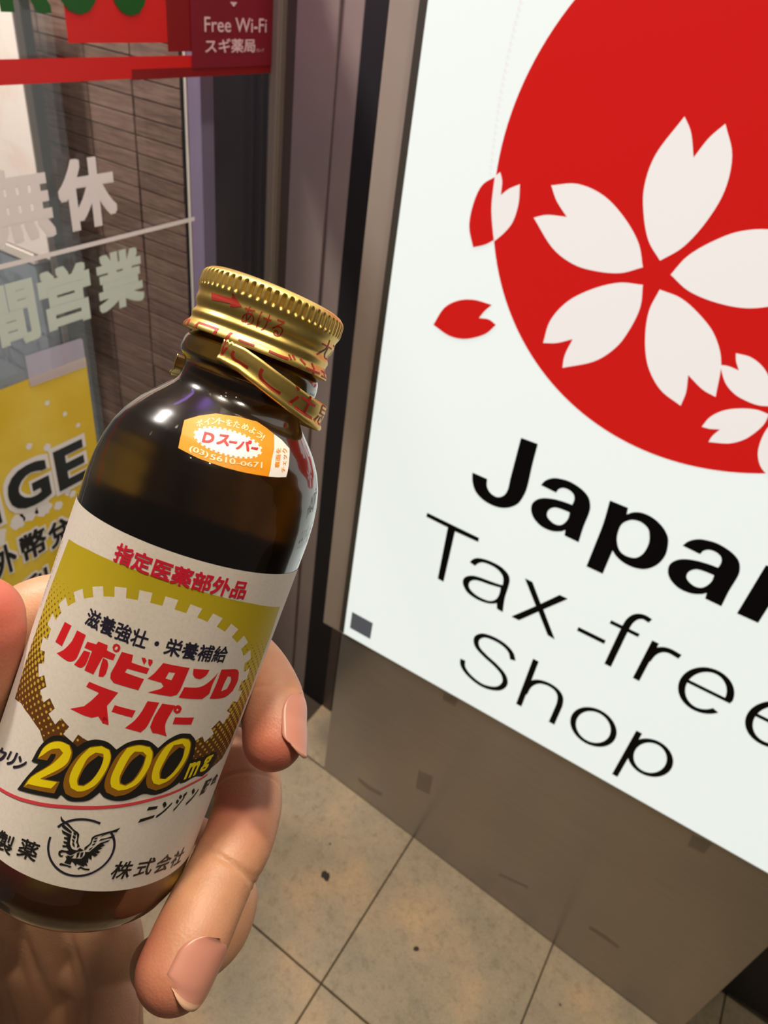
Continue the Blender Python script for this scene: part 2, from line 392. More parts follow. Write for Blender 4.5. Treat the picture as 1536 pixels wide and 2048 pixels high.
# ================================================================== SETTING
SL = -math.tan(math.radians(8.0)); XB = -.396
zf = lambda x: SL * (x - XB)                    # the pavement slopes down away from the door
floor = thing('floor', kind='structure')
me = mesh_from([(x, y, zf(x) - .006 - d) for d in (0, .05) for x, y in ((XG, -1.05), (1.6, -1.05), (1.6, 2.2), (XG, 2.2))],
               [(0, 1, 2, 3), (7, 6, 5, 4), (0, 4, 5, 1), (1, 5, 6, 2), (2, 6, 7, 3), (3, 7, 4, 0)])
link('grout_bed', me, M['grout'], floor)
me = mesh_from([(x, y, zf(x) - d) for d in (0, .05) for x, y in ((XG, -5), (5, -5), (5, -1.081), (XG, -1.081), (1.615, -1.081), (5, 2.5), (1.615, 2.5))],
               [(0, 1, 2, 3), (4, 2, 5, 6), (7, 10, 9, 8), (11, 13, 12, 9)])
link('pavement_beyond', me, M['tile'], floor)
gp = .0022
for i in range(-1, 6):
    for j in range(-5, 5):
        x0 = -.186 + .3 * i + gp / 2; x1 = x0 + .3 - gp; y0 = .72 + .3 * (j - 1) + gp / 2; y1 = y0 + .3 - gp
        x0c = max(x0, XG + .002)
        if x1 < XG: continue
        key = 'tile_cut' if x0c > x0 else 'tile_full'
        if key not in M:
            bm = bmesh.new(); bmesh.ops.create_cube(bm, size=1.0); wx = x1 - x0c
            for v in bm.verts:
                v.co = Vector((v.co.x * wx, v.co.y * (y1 - y0), v.co.z * .008)); v.co.z += SL * v.co.x - .004
            bmesh.ops.bevel(bm, geom=[e for e in bm.edges if all(v.co.z - SL * v.co.x > -.001 for v in e.verts)], offset=.0012, segments=1, affect='EDGES')
            t_ = bpy.data.meshes.new('paving_tile'); bm.to_mesh(t_); bm.free(); t_.materials.append(M['tile']); M[key] = t_
        o = bpy.data.objects.new('paving_tile', M[key]); C.objects.link(o); o.parent = floor
        cx = (x0c + x1) / 2; o.location = (cx, (y0 + y1) / 2, zf(cx) + random.uniform(-.0004, .0004))
# gum spots trodden into the tiles
def floor_hit(px, py):
    r = ray(px, py); t = (SL * (-XB) - CAM[2] + 0) / (r[2] - SL * r[0]) if True else 0
    t = (zf(0) - CAM[2]) / (r[2] - SL * r[0]); return CAM + r * t
for px, py, rr in ((652, 1752, .0085), (832, 1898, .005), (660, 1688, .002), (1120, 2010, .002)):
    q = floor_hit(px, py); vs = []; n_ = 14
    for k in range(n_):
        a = 2 * math.pi * k / n_; r_ = rr * random.uniform(.7, 1.15)
        vs.append((q[0] + r_ * math.cos(a), q[1] + r_ * math.sin(a), zf(q[0] + r_ * math.cos(a)) + .0006))
    vs += [(v[0] * .8 + q[0] * .2, v[1] * .8 + q[1] * .2, v[2] + .0008) for v in vs]
    link('gum_spot', mesh_from(vs, [tuple(range(n_, 2 * n_))] + [(k, (k + 1) % n_, n_ + (k + 1) % n_, n_ + k) for k in range(n_)]), M['spot'], floor)

# far wall behind the sign: aluminium cladding beside the glass, black gap, grey strip
YP = .83
wall = thing('wall_back', kind='structure')
box('cladding_panel', -.628, -.5675, YP, YP + .05, 0, 3.0, M['panelgrey'], wall, .0015)
box('cladding_panel', -.5665, -.536, YP + .004, YP + .05, 0, 3.0, M['panelgrey'], wall, .0015)
box('gap_lining', -.536, -.482, YP + .004, YP + .05, 0, 3.0, M['black'], wall)
box('grey_strip', -.482, -.462, YP + .002, YP + .05, 0, 3.0, M['framedark'], wall)
box('gap_lining', -.462, 1.8, YP + .01, YP + .05, -.1, 3.0, M['black'], wall)
# door jamb of the glass front
tr1 = thing('trim_1', kind='structure')
box('jamb', -.664, -.646, YP - .004, YP + .05, .02, 3.0, M['framelight'], tr1, .001)
box('jamb_groove', -.646, -.628, YP + .006, YP + .05, .02, 3.0, M['framedark'], tr1)
box('jamb_bead', -.652, -.647, YP - .008, YP - .003, .02, 3.0, M['framelight'], tr1, .001)

# glass front
door = thing('door_1', kind='structure')
box('glass_pane', XG - .008, XG, -.5, YP - .006, .02, 2.6, M['sheet'], door)
box('bottom_rail', XG - .014, XG + .004, -.5, YP - .006, .0, .05, M['framedark'], door)
box('inner_stile', -.722, -.700, .742, .765, .02, 2.6, M['stile'], door, .001)
box('stile_edge', -.7262, -.7222, .741, .765, .02, 2.6, M['stilewhite'], door)
box('stile_seal', -.742, -.7265, .752, .77, .02, 2.6, M['black'], door)
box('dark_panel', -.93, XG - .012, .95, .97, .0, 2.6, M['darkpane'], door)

gfn = lambda off: (lambda u, v: (XG + off, u, v))
EYE = Vector(CAM)
def glass_poly(name, pts, mat_, off, smooth=0, parent=door):
    return finish(poly_bm([pts], smooth), gfn(off), name, mat_, parent, toward=EYE)
def glass_text(name, s, y0, y1, z0, z1, mat_, off, bold=0.0, parent=door, shear=0.0):
    bm = text_bm(s, bold); to_quad(bm, (y0 + shear, z1), (y1 + shear, z1), (y1, z0), (y0, z0))
    return finish(bm, gfn(off), name, mat_, parent, toward=EYE)
H = CAM[2]
def rect(y0, y1, z0, z1): return [(y0, z0), (y1, z0), (y1, z1), (y0, z1)]
glass_poly('red_square', rect(.527, .652, H - .1005, H + .06), M['vinylred'], .0006)
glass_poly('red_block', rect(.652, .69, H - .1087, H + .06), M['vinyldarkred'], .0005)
glass_poly('red_stripe', rect(-.1, .824, H - .1318, H - .1122), M['vinylred'], .0007)
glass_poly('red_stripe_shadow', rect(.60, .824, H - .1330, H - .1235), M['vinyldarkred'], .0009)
for k, (a, b_, s) in enumerate(((.462, .513, 'R'), (.518, .568, 'O'), (.580, .6285, 'O'), (.400, .452, 'A'))):
    glass_text('green_letter', s, a, b_, H - .0778, H - .0778 + .066, M['vinylgreen'], .0012, .03)
glass_text('white_letter', '休', .493, .5655, H - .268, H - .1985, M['vinylwhite'], .0008, .042)
glass_text('white_letter', '無', .413, .485, H - .268, H - .1985, M['vinylwhite'], .0008, .042)
glass_text('white_letter', '中', .333, .405, H - .268, H - .1985, M['vinylwhite'], .0008, .042)
glass_text('pale_letter', '業', .5263, .594, H - .3655, H - .2990, M['vinylmint'], .0008, .042)
glass_text('pale_letter', '営', .4525, .5185, H - .3655, H - .2995, M['vinylmint'], .0008, .042)
glass_text('pale_letter', '間', .386, .448, H - .3685, H - .3025, M['vinylmint'], .0008, .042)
glass_poly('white_line', rect(.0, .683, H - .2873, H - .2825), M['vinylwhite'], .0008)

# free wi-fi sticker
st = thing('window_sticker', 'maroon window sticker reading Free Wi-Fi, at the upper right of the glass door', 'sticker')
rr_ = .010
pts = [(.686, H + .06), (.686, H - .1248)] + [(.8312 - rr_ + rr_ * math.cos(a), H - .1248 + rr_ + rr_ * math.sin(a)) for a in np.linspace(-math.pi / 2, 0, 6)] + [(.8312, H + .06)]
pts = [(min(p[0], .8245), p[1]) for p in pts]
bm = poly_bm([pts]); finish(bm, gfn(.0014), 'sticker_sheet', M['maroon'], st, toward=EYE)
glass_text('sticker_text', 'Free Wi-Fi', .7065, .8125, H - .0905, H - .0765, M['pinkwhite'], .0018, .006, st)
glass_text('sticker_text', 'スギ薬局', .7068, .792, H - .1105, H - .0965, M['pinkwhite'], .0018, .02, st)
glass_text('sticker_text', 'グループ', .794, .808, H - .1105, H - .1065, M['pinkwhite'], .0018, 0, st)
finish(poly_bm([[(.748, H - .062), (.754, H - .0665), (.760, H - .062)]]), gfn(.0018), 'sticker_arrow', M['pinkwhite'], st, toward=EYE)

# yellow money exchange poster
po = thing('poster', 'yellow currency exchange poster with black letters, taped on the glass door', 'poster')
glass_poly('poster_sheet', [(.12, H - .409), (.4985, H - .4085), (.4965, H - .9), (.12, H - .9)], M['yellow'], .0012, parent=po)
glass_poly('tape', [(.4236, H - .380), (.425, H - .3815), (.494, H - .3835), (.4973, H - .386), (.4973, H - .420), (.4229, H - .418)], M['tape'], .0022, parent=po)
for s, a, b_ in (('E', .4352, .4775), ('G', .3705, .4245), ('N', .305, .357), ('A', .24, .29)):
    glass_text('letter_outline', s, a - .0050, b_ + .0050, H - .5725, H - .5035, M['posterwhite'], .0016, .08, po)
    glass_text('letter', s, a, b_, H - .567, H - .5095, M['inkblack'], .0022, .036, po)
def blob(cx, cz, r, n=22, j=.18):
    return [(cx + r * random.uniform(1 - j, 1 + j) * math.cos(a) * 1.0, cz + r * random.uniform(1 - j, 1 + j) * math.sin(a)) for a in np.linspace(0, 2 * math.pi, n, endpoint=False)]
for cx, cz, r in ((.41, -.578, .011), (.392, -.574, .012), (.43, -.586, .006), (.452, -.580, .005), (.375, -.578, .01), (.345, -.585, .014), (.446, -.575, .004), (.43, -.50, .005), (.408, -.488, .004), (.46, -.468, .003),
                  (.475, -.490, .003), (.44, -.445, .003)):
    glass_poly('splash', blob(cx, H + cz, r), M['posterwhite'], .0014, 2, po)
for s, a, b_, z1, z0 in (('兌', .409, .440, -.606, -.645), ('幣', .3705, .4055, -.6005, -.641), ('外', .333, .3635, -.5985, -.642), ('利', .365, .398, -.664, -.704), ('率', .325, .358, -.664, -.704)):
    glass_text('small_letter_outline', s, a - .003, b_ + .003, H + z0 - .003, H + z1 + .003, M['posterwhite'], .0016, .08, po)
    glass_text('small_letter', s, a, b_, H + z0, H + z1, M['inkblack'], .0022, .03, po)

# inside the shop: wall of small wood-look tiles
YW = 1.15
wi = thing('wall_left', kind='structure')
box('wall_backing', -2.6, -1.128, YW + .004, YW + .06, -.2, 3, M['woodjoint'], wi)
box('wall_return', -1.145, -1.128, YW - .0, YW + .5, -.2, 3, M['black'], wi)
bmx = box_mesh(-.0630, .0630, 0, .012, -.0160, .0160, .001); bmx.materials.append(M['wood'])
for i in range(4):
    for j in range(40):
        o = bpy.data.objects.new('wall_tile', bmx); C.objects.link(o); o.parent = wi
        o.location = (-1.196 - .131 * i, YW - .005 + random.uniform(0, .002), H - 1.30 + .0345 * j)
box('wall_lining', -1.95, -1.66, YW - .004, YW + .06, -.2, 3, M['pillardark'], wi)
fl2 = thing('floor_inside', kind='structure')
box('floor_slab', -3.0, XG - .015, -.5, 2.5, -.05, .0, M['pillargrey'], fl2)
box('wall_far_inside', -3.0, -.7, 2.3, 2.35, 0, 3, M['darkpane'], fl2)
# slim pillar by the entrance, white front with a grey and dark edge
pi = thing('pillar', 'white pillar with a grey and dark edge seen through the glass door at the left', 'pillar')
YC = 1.0
box('pillar_front', -2.2, -1.396, YC, YC + .036, H - .615, H - .055, M['white'], pi, .002)
box('corner_strip', -1.3958, -1.392, YC + .001, YC + .015, 0, H + .6, M['pillargrey'], pi)
box('pillar_edge', -1.3958, -1.390, YC + .0152, YC + .036, 0, H + .6, M['pillardark'], pi)
box('light_strip', -1.62, -1.40, YC - .004, YC + .02, H - .0545, H - .030, M['lampwarm'], pi)
cs = thing('display_unit', 'pale blue-grey frosted unit behind the glass door, under the white pillar', 'display unit')
box('unit_body', -2.2, -1.452, YC, YC + .036, 0, H - .640, M['bluegrey'], cs, .002)
box('unit_top', -2.2, -1.449, YC - .003, YC + .036, H - .640, H - .618, M['stilewhite'], cs, .002)

# ================================================================== LIGHT BOX SIGN
sg = thing('light_box_sign', 'backlit white standing sign with a red disc, white petals and Japan Tax-free Shop', 'sign')
X0, X1 = -.3925, .345; ZB = H - .882; ZT = 2.35
box('cabinet', -.4385, X1 + .045, D + .004, D + .10, ZB - .012, ZT + .03, M['cab'], sg, .002)
box('face_surround', -.4035, X1 + .01, D + .0005, D + .006, ZB - .0035, ZT + .01, M['cabdark'], sg)
box('face_panel', X0, X1, D - .003, D + .002, ZB, ZT, M['signwhite'], sg)
box('plinth', -.3975, X1, D - .001, D + .09, zf(X1) - .02, ZB - .0035, M['plinth'], sg, .0008)
M['smudge'] = mat('tape_residue', srgb(52, 44, 34), .6, 0, Alpha=.2)
def plinth_mark(name, pts):
    finish(poly_bm([[on_sign(*q) for q in pts]]), lambda u, v: (u, D - .0014, v), name, M['smudge'], sg, toward=EYE)
plinth_mark('tape_residue', [(838, 1540), (866, 1552), (860, 1588), (832, 1575)])
plinth_mark('tape_residue', [(889, 1383), (917, 1398), (911, 1412), (886, 1398)])
plinth_mark('tape_residue', [(1385, 1668), (1425, 1686), (1408, 1706), (1376, 1690)])
plinth_mark('scuff', [(718, 1553), (738, 1570), (766, 1586), (762, 1591), (735, 1577), (716, 1560)])
plinth_mark('scuff', [(1180, 1850), (1210, 1868), (1240, 1892), (1236, 1896), (1206, 1875), (1178, 1856)])
plinth_mark('scuff', [(1000, 1745), (1058, 1772), (1056, 1776), (998, 1749)])
sfn = lambda off: (lambda u, v: (u, D - .003 - off, v))
def sign_letter(loops, fat=.0004):               # loops in metres on the sign plane
    bm = poly_bm(loops); src = bpy.data.meshes.new('w'); bm.to_mesh(src)
    for k in range(8):                           # ink spread
        a = math.pi * k / 4; nv = len(bm.verts); bm.from_mesh(src); bm.verts.ensure_lookup_table()
        for v in bm.verts[nv:]: v.co.x += fat * math.cos(a); v.co.y += fat * math.sin(a); v.co.z = k + 1
    bpy.data.meshes.remove(src)
    return finish(bm, sfn(.0006), 'black_letter', M['signblack'], sg, toward=EYE)
def traced(x0, y0, loops, shift=(0, 0), sc=5.12, corner=42, fat=.0003):
    out = []
    for l in loops:
        out.append([(q[0] + shift[0] * 1e-3, q[1] + shift[1] * 1e-3) for q in smooth_loop([on_sign(x0 + x / sc, y0 + y / sc) for x, y in l], 6, corner)])
    sign_letter(out, fat)
traced(930, 860, [[(588, 70), (755, 132), (700, 340), (650, 560), (610, 660), (545, 745), (440, 782), (330, 770), (210, 710), (125, 620), (92, 520), (90, 425), (238, 490), (235, 560), (265, 625), (320, 668), (370, 675), (420, 650), (455, 590), (480, 480), (540, 250)]])
AB = [[(792, 550), (830, 510), (890, 485), (960, 483), (1080, 515), (1200, 590), (1270, 670), (1290, 750), (1280, 830), (1220, 980), (1172, 1132), (1032, 1065), (1040, 1005), (990, 1022), (900, 1018), (800, 975), (725, 900), (692, 820), (700, 745), (750, 700), (820, 685), (920, 695), (1030, 725),
       (1110, 755), (1132, 700), (1125, 645), (1080, 600), (1020, 578), (970, 590), (943, 625)], [(1085, 830), (1070, 890), (1030, 940), (980, 962), (920, 945), (865, 895), (848, 850), (865, 805), (910, 780), (960, 782), (1040, 810)]]
traced(930, 860, AB)
traced(930, 860, AB, (168.5, 0))
traced(1160, 980, [[(318, 95), (498, 168), (485, 238), (560, 215), (650, 222), (760, 275), (850, 360), (900, 450), (908, 530), (880, 650), (800, 745), (690, 790), (580, 782), (470, 735), (390, 670), (342, 600), (240, 840), (78, 765), (160, 560), (250, 330)],
                   [(385, 505), (395, 420), (430, 340), (490, 300), (560, 290), (640, 315), (705, 375), (722, 440), (715, 530), (670, 620), (610, 670), (550, 680), (470, 655), (410, 600)]])
mm = lambda l: [(x * 1e-3, H + z * 1e-3) for x, z in l]
sign_letter([mm([(93, -448.3), (113, -448.3), (113, -458), (122, -450), (135, -447.5), (150, -452), (158, -465), (158, -519.3), (138, -519.3), (138, -475), (134, -464), (127, -462), (118, -466), (115, -478), (115, -519.3), (93, -519.3)])])
traced(840, 1010, [[(90, 72), (612, 325), (605, 360), (368, 252), (250, 768), (198, 738), (302, 215), (82, 105)]], corner=1, fat=.0006)
traced(840, 1010, [[(527, 570), (560, 542), (620, 533), (720, 560), (830, 615), (900, 680), (925, 740), (915, 810), (875, 940), (855, 1078), (802, 1045), (800, 985), (760, 992), (690, 985), (590, 945), (500, 880), (460, 810), (455, 760), (480, 725), (540, 712), (610, 725), (720, 765), (820, 800),
                    (862, 808), (868, 750), (855, 700), (810, 645), (740, 600), (660, 572), (610, 578), (573, 605)], [(840, 830), (830, 890), (800, 945), (750, 970), (690, 962), (600, 920), (530, 860), (508, 810), (520, 770), (560, 752), (620, 760), (720, 795)]], fat=.0006)
traced(840, 1010, [[(1090, 740), (1160, 775), (1245, 1000), (1440, 908), (1518, 945), (1270, 1052), (1385, 1355), (1320, 1315), (1225, 1072), (1022, 1162), (952, 1127), (1200, 1020)]], corner=1, fat=.0005)
def pen(path, wx, wy, smooth=6):                # stroke of a broad-edged pen: wx half width of stems, wy of bars
    A = np.array(path, float)
    if smooth > 1:
        B = np.vstack([2 * A[0] - A[1], A, 2 * A[-1] - A[-2]]); o_ = []
        for i in range(1, len(B) - 2):
            for k in range(smooth):
                t = k / smooth; p0, p1, p2, p3 = B[i - 1:i + 3]
                o_.append(.5 * (2 * p1 + (p2 - p0) * t + (2 * p0 - 5 * p1 + 4 * p2 - p3) * t * t + (3 * p1 - p0 - 3 * p2 + p3) * t ** 3))
        A = np.array(o_ + [A[-1]])
    T_ = np.gradient(A, axis=0); T_ /= np.linalg.norm(T_, axis=1)[:, None]; n_ = np.stack([-T_[:, 1], T_[:, 0]], 1)
    wx += .5; wy += .65
    off = n_ * np.array([wx ** 2, wy ** 2]) / np.sqrt((n_[:, :1] * wx) ** 2 + (n_[:, 1:] * wy) ** 2)
    return [tuple(q) for q in A + off] + [tuple(q) for q in (A - off)[::-1]]
def letter(*paths):
    bm = bmesh.new(); lv = 0
    for pth in paths:
        b2 = poly_bm([mm(l) for l in (pth if isinstance(pth[0], list) else [pth])])
        for v in b2.verts: v.co.z = lv
        me_ = bpy.data.meshes.new('w'); b2.to_mesh(me_); b2.free(); bm.from_mesh(me_); bpy.data.meshes.remove(me_); lv += 1
    return finish(bm, sfn(.0006), 'black_letter', M['signblack'], sg, toward=EYE)
rc = lambda x0, x1, z0, z1: [(x0, z0), (x1, z0), (x1, z1), (x0, z1)]
ell = lambda cx, cz, rx, rz, a0=0, a1=360, n=48: [(cx + rx * math.cos(math.radians(a)), cz + rz * math.sin(math.radians(a))) for a in np.linspace(a0, a1, n, endpoint=(a1 - a0) != 360)]
letter(rc(-55.8, -19.2, -647.6, -640.8))
letter(pen([(-4.7, -677.8), (-4.7, -640), (-4.5, -605), (-2.5, -592), (2, -584), (9, -580.5), (17.2, -581.8)], 3.9, 3.0), rc(-23.4, 13, -612.8, -607.0))
letter(rc(28.6, 37, -677.6, -607.5), pen([(33.5, -640), (36, -625), (42, -615), (51, -610.8), (64.3, -612)], 3.8, 3.2))
for cx in (106.8, 187.2):
    letter(pen(ell(cx, -642.7, 26, 34, 4, 322, 40), 3.8, 2.5, 1), rc(cx - 26, cx + 29.3, -643.8, -638.6))
letter(pen([(-119.5, -751), (-126, -739), (-139, -732), (-155, -730.8), (-170, -735), (-177.5, -747), (-173, -761), (-158, -770), (-140, -777), (-125, -787), (-119.5, -802), (-126, -818), (-142, -827.5), (-158, -828.3), (-175, -822), (-185.5, -812), (-188.5, -799.5)], 3.7, 2.7))
letter(rc(-94.6, -86.1, -828.5, -729.6), pen([(-89, -800), (-87, -781), (-79, -767), (-66, -760.8), (-52, -762), (-43, -770), (-39.4, -784), (-39, -800), (-39, -828.4)], 3.8, 2.5))
letter([ell(12.6, -794, 31.6, 36.5), ell(12.6, -794, 23.2, 30)])
letter(rc(61.9, 69.8, -860.8, -759.5), [ell(92.6, -794, 28.5, 36), ell(92.6, -794, 20.0, 29.4)])
cc = (-54.3, -138.6); cr = 237.5
disc = [((cc[0] + cr * math.cos(a)) * 1e-3, H + (cc[1] + cr * math.sin(a)) * 1e-3) for a in np.linspace(0, 2 * math.pi, 160, endpoint=False)]
finish(poly_bm([disc]), sfn(.0004), 'red_disc', M['signred'], sg, toward=EYE)
# petal: polar (radius, angle from its own axis)
pet = [(13.8, 0), (32.5, 29), (57, 28.6), (79.3, 25), (103, 18), (130.6, 7.9), (119, 4.2), (101, 0.2), (117.5, -3.2), (130.4, -6.8), (112, -15.0), (88, -22), (61, -26.5), (34, -27.5)]
def petal(c, ang, sc, m_, dz=.0008):
    p = [((c[0] + r * sc * math.cos(math.radians(ang + a))) * 1e-3, H + (c[1] + r * sc * math.sin(math.radians(ang + a))) * 1e-3) for r, a in pet]
    finish(poly_bm([smooth_loop(p, 5, 45)]), sfn(dz), 'petal', m_, sg, toward=EYE)
for k in range(5):
    petal((-113.9, -203.2), 91.5 + 72 * k, 1.0, M['signpetal'])
for k in range(5):
    petal((34, -289), 150.5 + 72 * k, .52, M['signpetal'])
def sign_px(name, pts, m_, off, sm=5):
    p = [(700 + x / 1.8373, y / 1.8373) for x, y in pts]
    finish(poly_bm([smooth_loop([on_sign(*q) for q in p], sm, 45)]), sfn(off), name, m_, sg, toward=EYE)
sign_px('red_petal', [(312, 1190), (350, 1130), (400, 1102), (460, 1098), (527, 1117), (500, 1140), (480, 1165), (515, 1170), (542, 1190), (500, 1225), (430, 1242), (370, 1230)], M['signred'], .0009)
sign_px('red_petal', [(538, 648), (490, 680), (458, 750), (444, 830), (458, 906), (500, 897), (534, 880), (527, 800), (527, 740)], M['signred'], .0009)
sign_px('petal', [(540, 645), (558, 630), (565, 665), (560, 715), (590, 692), (630, 675), (625, 745), (605, 810), (575, 850), (536, 884), (528, 800), (529, 730)], M['signpetal'], .0010)
# dotted guide line of tiny clear dots
for k in range(26):
    t = k / 25; px = 632 * (1 - t) + 521 * t - 22 * math.sin(math.pi * t) * .6; py = 5 + 630 * t
    q = on_sign(700 + px / 1.8373, py / 1.8373); r_ = .0016
    finish(poly_bm([[(q[0] + r_ * math.cos(a), q[1] + r_ * math.sin(a)) for a in np.linspace(0, 6.283, 8, endpoint=False)]]), sfn(.0005), 'dot', M['signpetal'], sg, toward=EYE)
a_, b_, c_, d_ = [(-.3822, H - .8250), (-.3430, H - .8250), (-.3430, H - .8618), (-.3822, H - .8618)]
finish(poly_bm([[a_, b_, c_, d_]]), sfn(.0006), 'grey_square', M['signgrey'], sg, toward=EYE)

# ================================================================== BOTTLE
bo = thing('medicine_bottle', 'small brown glass tonic bottle with gold screw cap, held in the hand', 'bottle')
def lathe(tab, n=128, off=0.0, close_top=True, close_bot=True, mod=None):
    vs = []; fs = []
    for (s, r) in tab:
        for k in range(n):
            a = 2 * math.pi * k / n; rr = r + off + (mod(s, a) if mod else 0)
            vs.append(BT + BA * s * 1e-3 + rr * 1e-3 * (math.cos(a) * BE + math.sin(a) * BW))
    for i in range(len(tab) - 1):
        for k in range(n):
            fs.append((i * n + k, i * n + (k + 1) % n, (i + 1) * n + (k + 1) % n, (i + 1) * n + k))
    if close_top: fs.append(tuple(range(n))[::-1])
    if close_bot: b0 = (len(tab) - 1) * n; fs.append(tuple(b0 + k for k in range(n)))
    me_ = mesh_from(vs, fs); bm = bmesh.new(); bm.from_mesh(me_); bmesh.ops.recalc_face_normals(bm, faces=bm.faces); bm.to_mesh(me_); bm.free()
    return me_
def dense(tab, step=.5):
    s0, s1 = tab[0][0], tab[-1][0]; n = max(2, int((s1 - s0) / step)); S = np.linspace(s0, s1, n)
    ks = [t[0] for t in tab]; kr = [t[1] for t in tab]; out = []
    for s in S:                                  # smoothed profile
        out.append((s, float(np.mean([np.interp(s + d, ks, kr) for d in (-.5, -.25, 0, .25, .5)]))))
    out[0] = tab[0]; out[-1] = tab[-1]
    return out
GLB = [(8.0, 12.6)] + [(13.2, 12.6)] + GL[1:]
GD = dense(GLB, .6)
link('glass_body', lathe(GD), M['amber'], bo, True)
# cap with knurled rim
def knurl(s, a):
    w_ = max(0, min(1, (s - 1.0) / .5)) * max(0, min(1, (4.35 - s) / .7))
    c = math.cos(a * 62); return -.62 * w_ * max(0, c + .15) ** .7
capd = [(0.0, 0.01), (0.0, 7.0), (0.0, 13.6)] + dense(CAPP, .22)
capin = [(13.45, 15.9), (13.0, 15.75), (11.5, 14.9), (9.0, 14.5), (1.0, 13.2), (1.0, .01)]
CAPS = dense(CAPP, .22)
cap = link('cap', lathe(capd + capin, 744, mod=knurl, close_top=True, close_bot=True), M['gold'], bo, True)
def on_cap(px, py): return on_bottle(px, py, CAPS, 16)
cfn = lambda off: (lambda u, s: bottle_pt(u, s, off + .03, CAPS))
c7 = lambda x, y: (340 + x / 5.12, 380 + y / 5.12)
arrow = [on_cap(*c7(*q)) for q in [(425, 1050), (632, 1110), (638, 1058), (738, 1195), (615, 1205), (625, 1165), (432, 1125)]]
bm = poly_bm([arrow]); cut_grid(bm, .6, .5); finish(bm, cfn(.05), 'arrow_print', M['capink'], cap, toward=EYE)
def curved_text(s, box_, fn, name, mat_, parent, bold=0.0, su=.7, sv=None, shear=0.0, res=4, clip=None, slope=0.0):
    """box_ = (u_left, u_right, s_top, s_bottom); u falls towards the right of the picture"""
    ul, ur, s0, s1 = box_
    bm = text_bm(s, bold, res); to_quad(bm, (ul - shear, s0), (ur - shear, s0 + slope), (ur, s1 + slope), (ul, s1))
    if clip:
        bmesh.ops.bisect_plane(bm, geom=bm.verts[:] + bm.edges[:] + bm.faces[:], plane_co=(0, clip[0], 0), plane_no=(0, clip[1], 0), clear_outer=True, dist=1e-6)
    cut_grid(bm, su, sv)
    return finish(bm, fn, name, mat_, parent, toward=EYE)
UR = 25.0
q0 = on_cap(*c7(765, 1200)); q1 = on_cap(*c7(1195, 1360))
curved_text('あける', (q0[0], q1[0], 5.8, 9.4), cfn(.05), 'cap_text', M['capink'], cap, 0, .7, .4)
curved_text('大正', (q1[0] - 16, q1[0] - 34, 5.4, 9.4), cfn(.05), 'cap_text', M['capink'], cap, 0, .7, .4)
SKB = (50, -38, 11.2, 17.2)
curved_text('切り口にご注意', SKB, cfn(.05), 'skirt_text', M['capink'], cap, 0, .7, .3, clip=(13.45, 1))
# torn tamper band: slipped down and tilted round the neck
def band_c(phi):                                 # upper edge height and radius at angle (degrees, + is left)
    up = np.interp(phi, [-220, -150, -100, -70, -50, -35, -20, -5, 8, 22], [19.6, 20.0, 19.0, 18.5, 17.8, 16.9, 15.8, 14.6, 13.7, 13.55])
    rr = np.interp(phi, [-220, -150, -100, -70, -40, -10, 22], [15.6, 17.6, 18.6, 18.4, 17.2, 16.4, 16.3])
    wd = np.interp(phi, [-220, -100, -50, 0, 22], [4.8, 5.6, 5.6, 5.0, 4.4])
    return up, rr, wd
PSEC = [(0, .0), (.12, -.02), (.3, .1), (.5, .0), (.68, -.15), (.8, .25), (.9, .45), (1.0, .15)]
vs = []; fs = []; PH = np.linspace(-263, 24, 190)
for th_ in (0, .22):
    for phi in PH:
        up, rr, wd = band_c(max(phi, -220) if phi > -220 else -220)
        if phi < -220: up -= 0; 
        jag = .25 * math.sin(phi * 1.7) * (1 if phi > 15 else 0)
        for t, dr in PSEC:
            s = up + t * wd + jag * (1 - t); a = math.radians(phi)
            r = (rr + dr - th_) * 1e-3
            vs.append(BT + BA * s * 1e-3 + r * (math.cos(a) * BE + math.sin(a) * BW))
n_ = len(PSEC); m2 = len(PH)
for l in range(2):
    for i in range(m2 - 1):
        for k in range(n_ - 1):
            b0 = l * m2 * n_ + i * n_ + k; f_ = (b0, b0 + 1, b0 + n_ + 1, b0 + n_); fs.append(f_ if l == 0 else f_[::-1])
o1 = m2 * n_
for i in range(m2 - 1):
    fs.append((i * n_, (i + 1) * n_, o1 + (i + 1) * n_, o1 + i * n_)); e_ = n_ - 1
    fs.append((i * n_ + e_, o1 + i * n_ + e_, o1 + (i + 1) * n_ + e_, (i + 1) * n_ + e_))
for i in (0, m2 - 1):
    for k in range(n_ - 1):
        fs.append((i * n_ + k, i * n_ + k + 1, o1 + i * n_ + k + 1, o1 + i * n_ + k))
me = mesh_from(vs, fs); bm = bmesh.new(); bm.from_mesh(me); bmesh.ops.recalc_face_normals(bm, faces=bm.faces); bm.to_mesh(me); bm.free()
band = link('tamper_band', me, M['gold'], bo, True); band['label'] = 'torn gold tamper band hanging loose round the neck'
def bfn(u, s):
    phi = math.degrees(u / 25); up, rr, wd = band_c(phi)
    t = (s - 13.55) / 4.6; dr = float(np.interp(t, [p[0] for p in PSEC], [p[1] for p in PSEC]))
    a = u / 25; return BT + BA * (up + t * wd) * 1e-3 + (rr + dr + .06) * 1e-3 * (math.cos(a) * BE + math.sin(a) * BW)
bm = text_bm('切り口にご注意'); to_quad(bm, (SKB[0], SKB[2]), (SKB[1], SKB[2]), (SKB[1], SKB[3]), (SKB[0], SKB[3]))
bmesh.ops.bisect_plane(bm, geom=bm.verts[:] + bm.edges[:] + bm.faces[:], plane_co=(0, 13.6, 0), plane_no=(0, -1, 0), clear_outer=True, dist=1e-6)
bmesh.ops.bisect_plane(bm, geom=bm.verts[:] + bm.edges[:] + bm.faces[:], plane_co=(10, 0, 0), plane_no=(1, 0, 0), clear_outer=True, dist=1e-6)
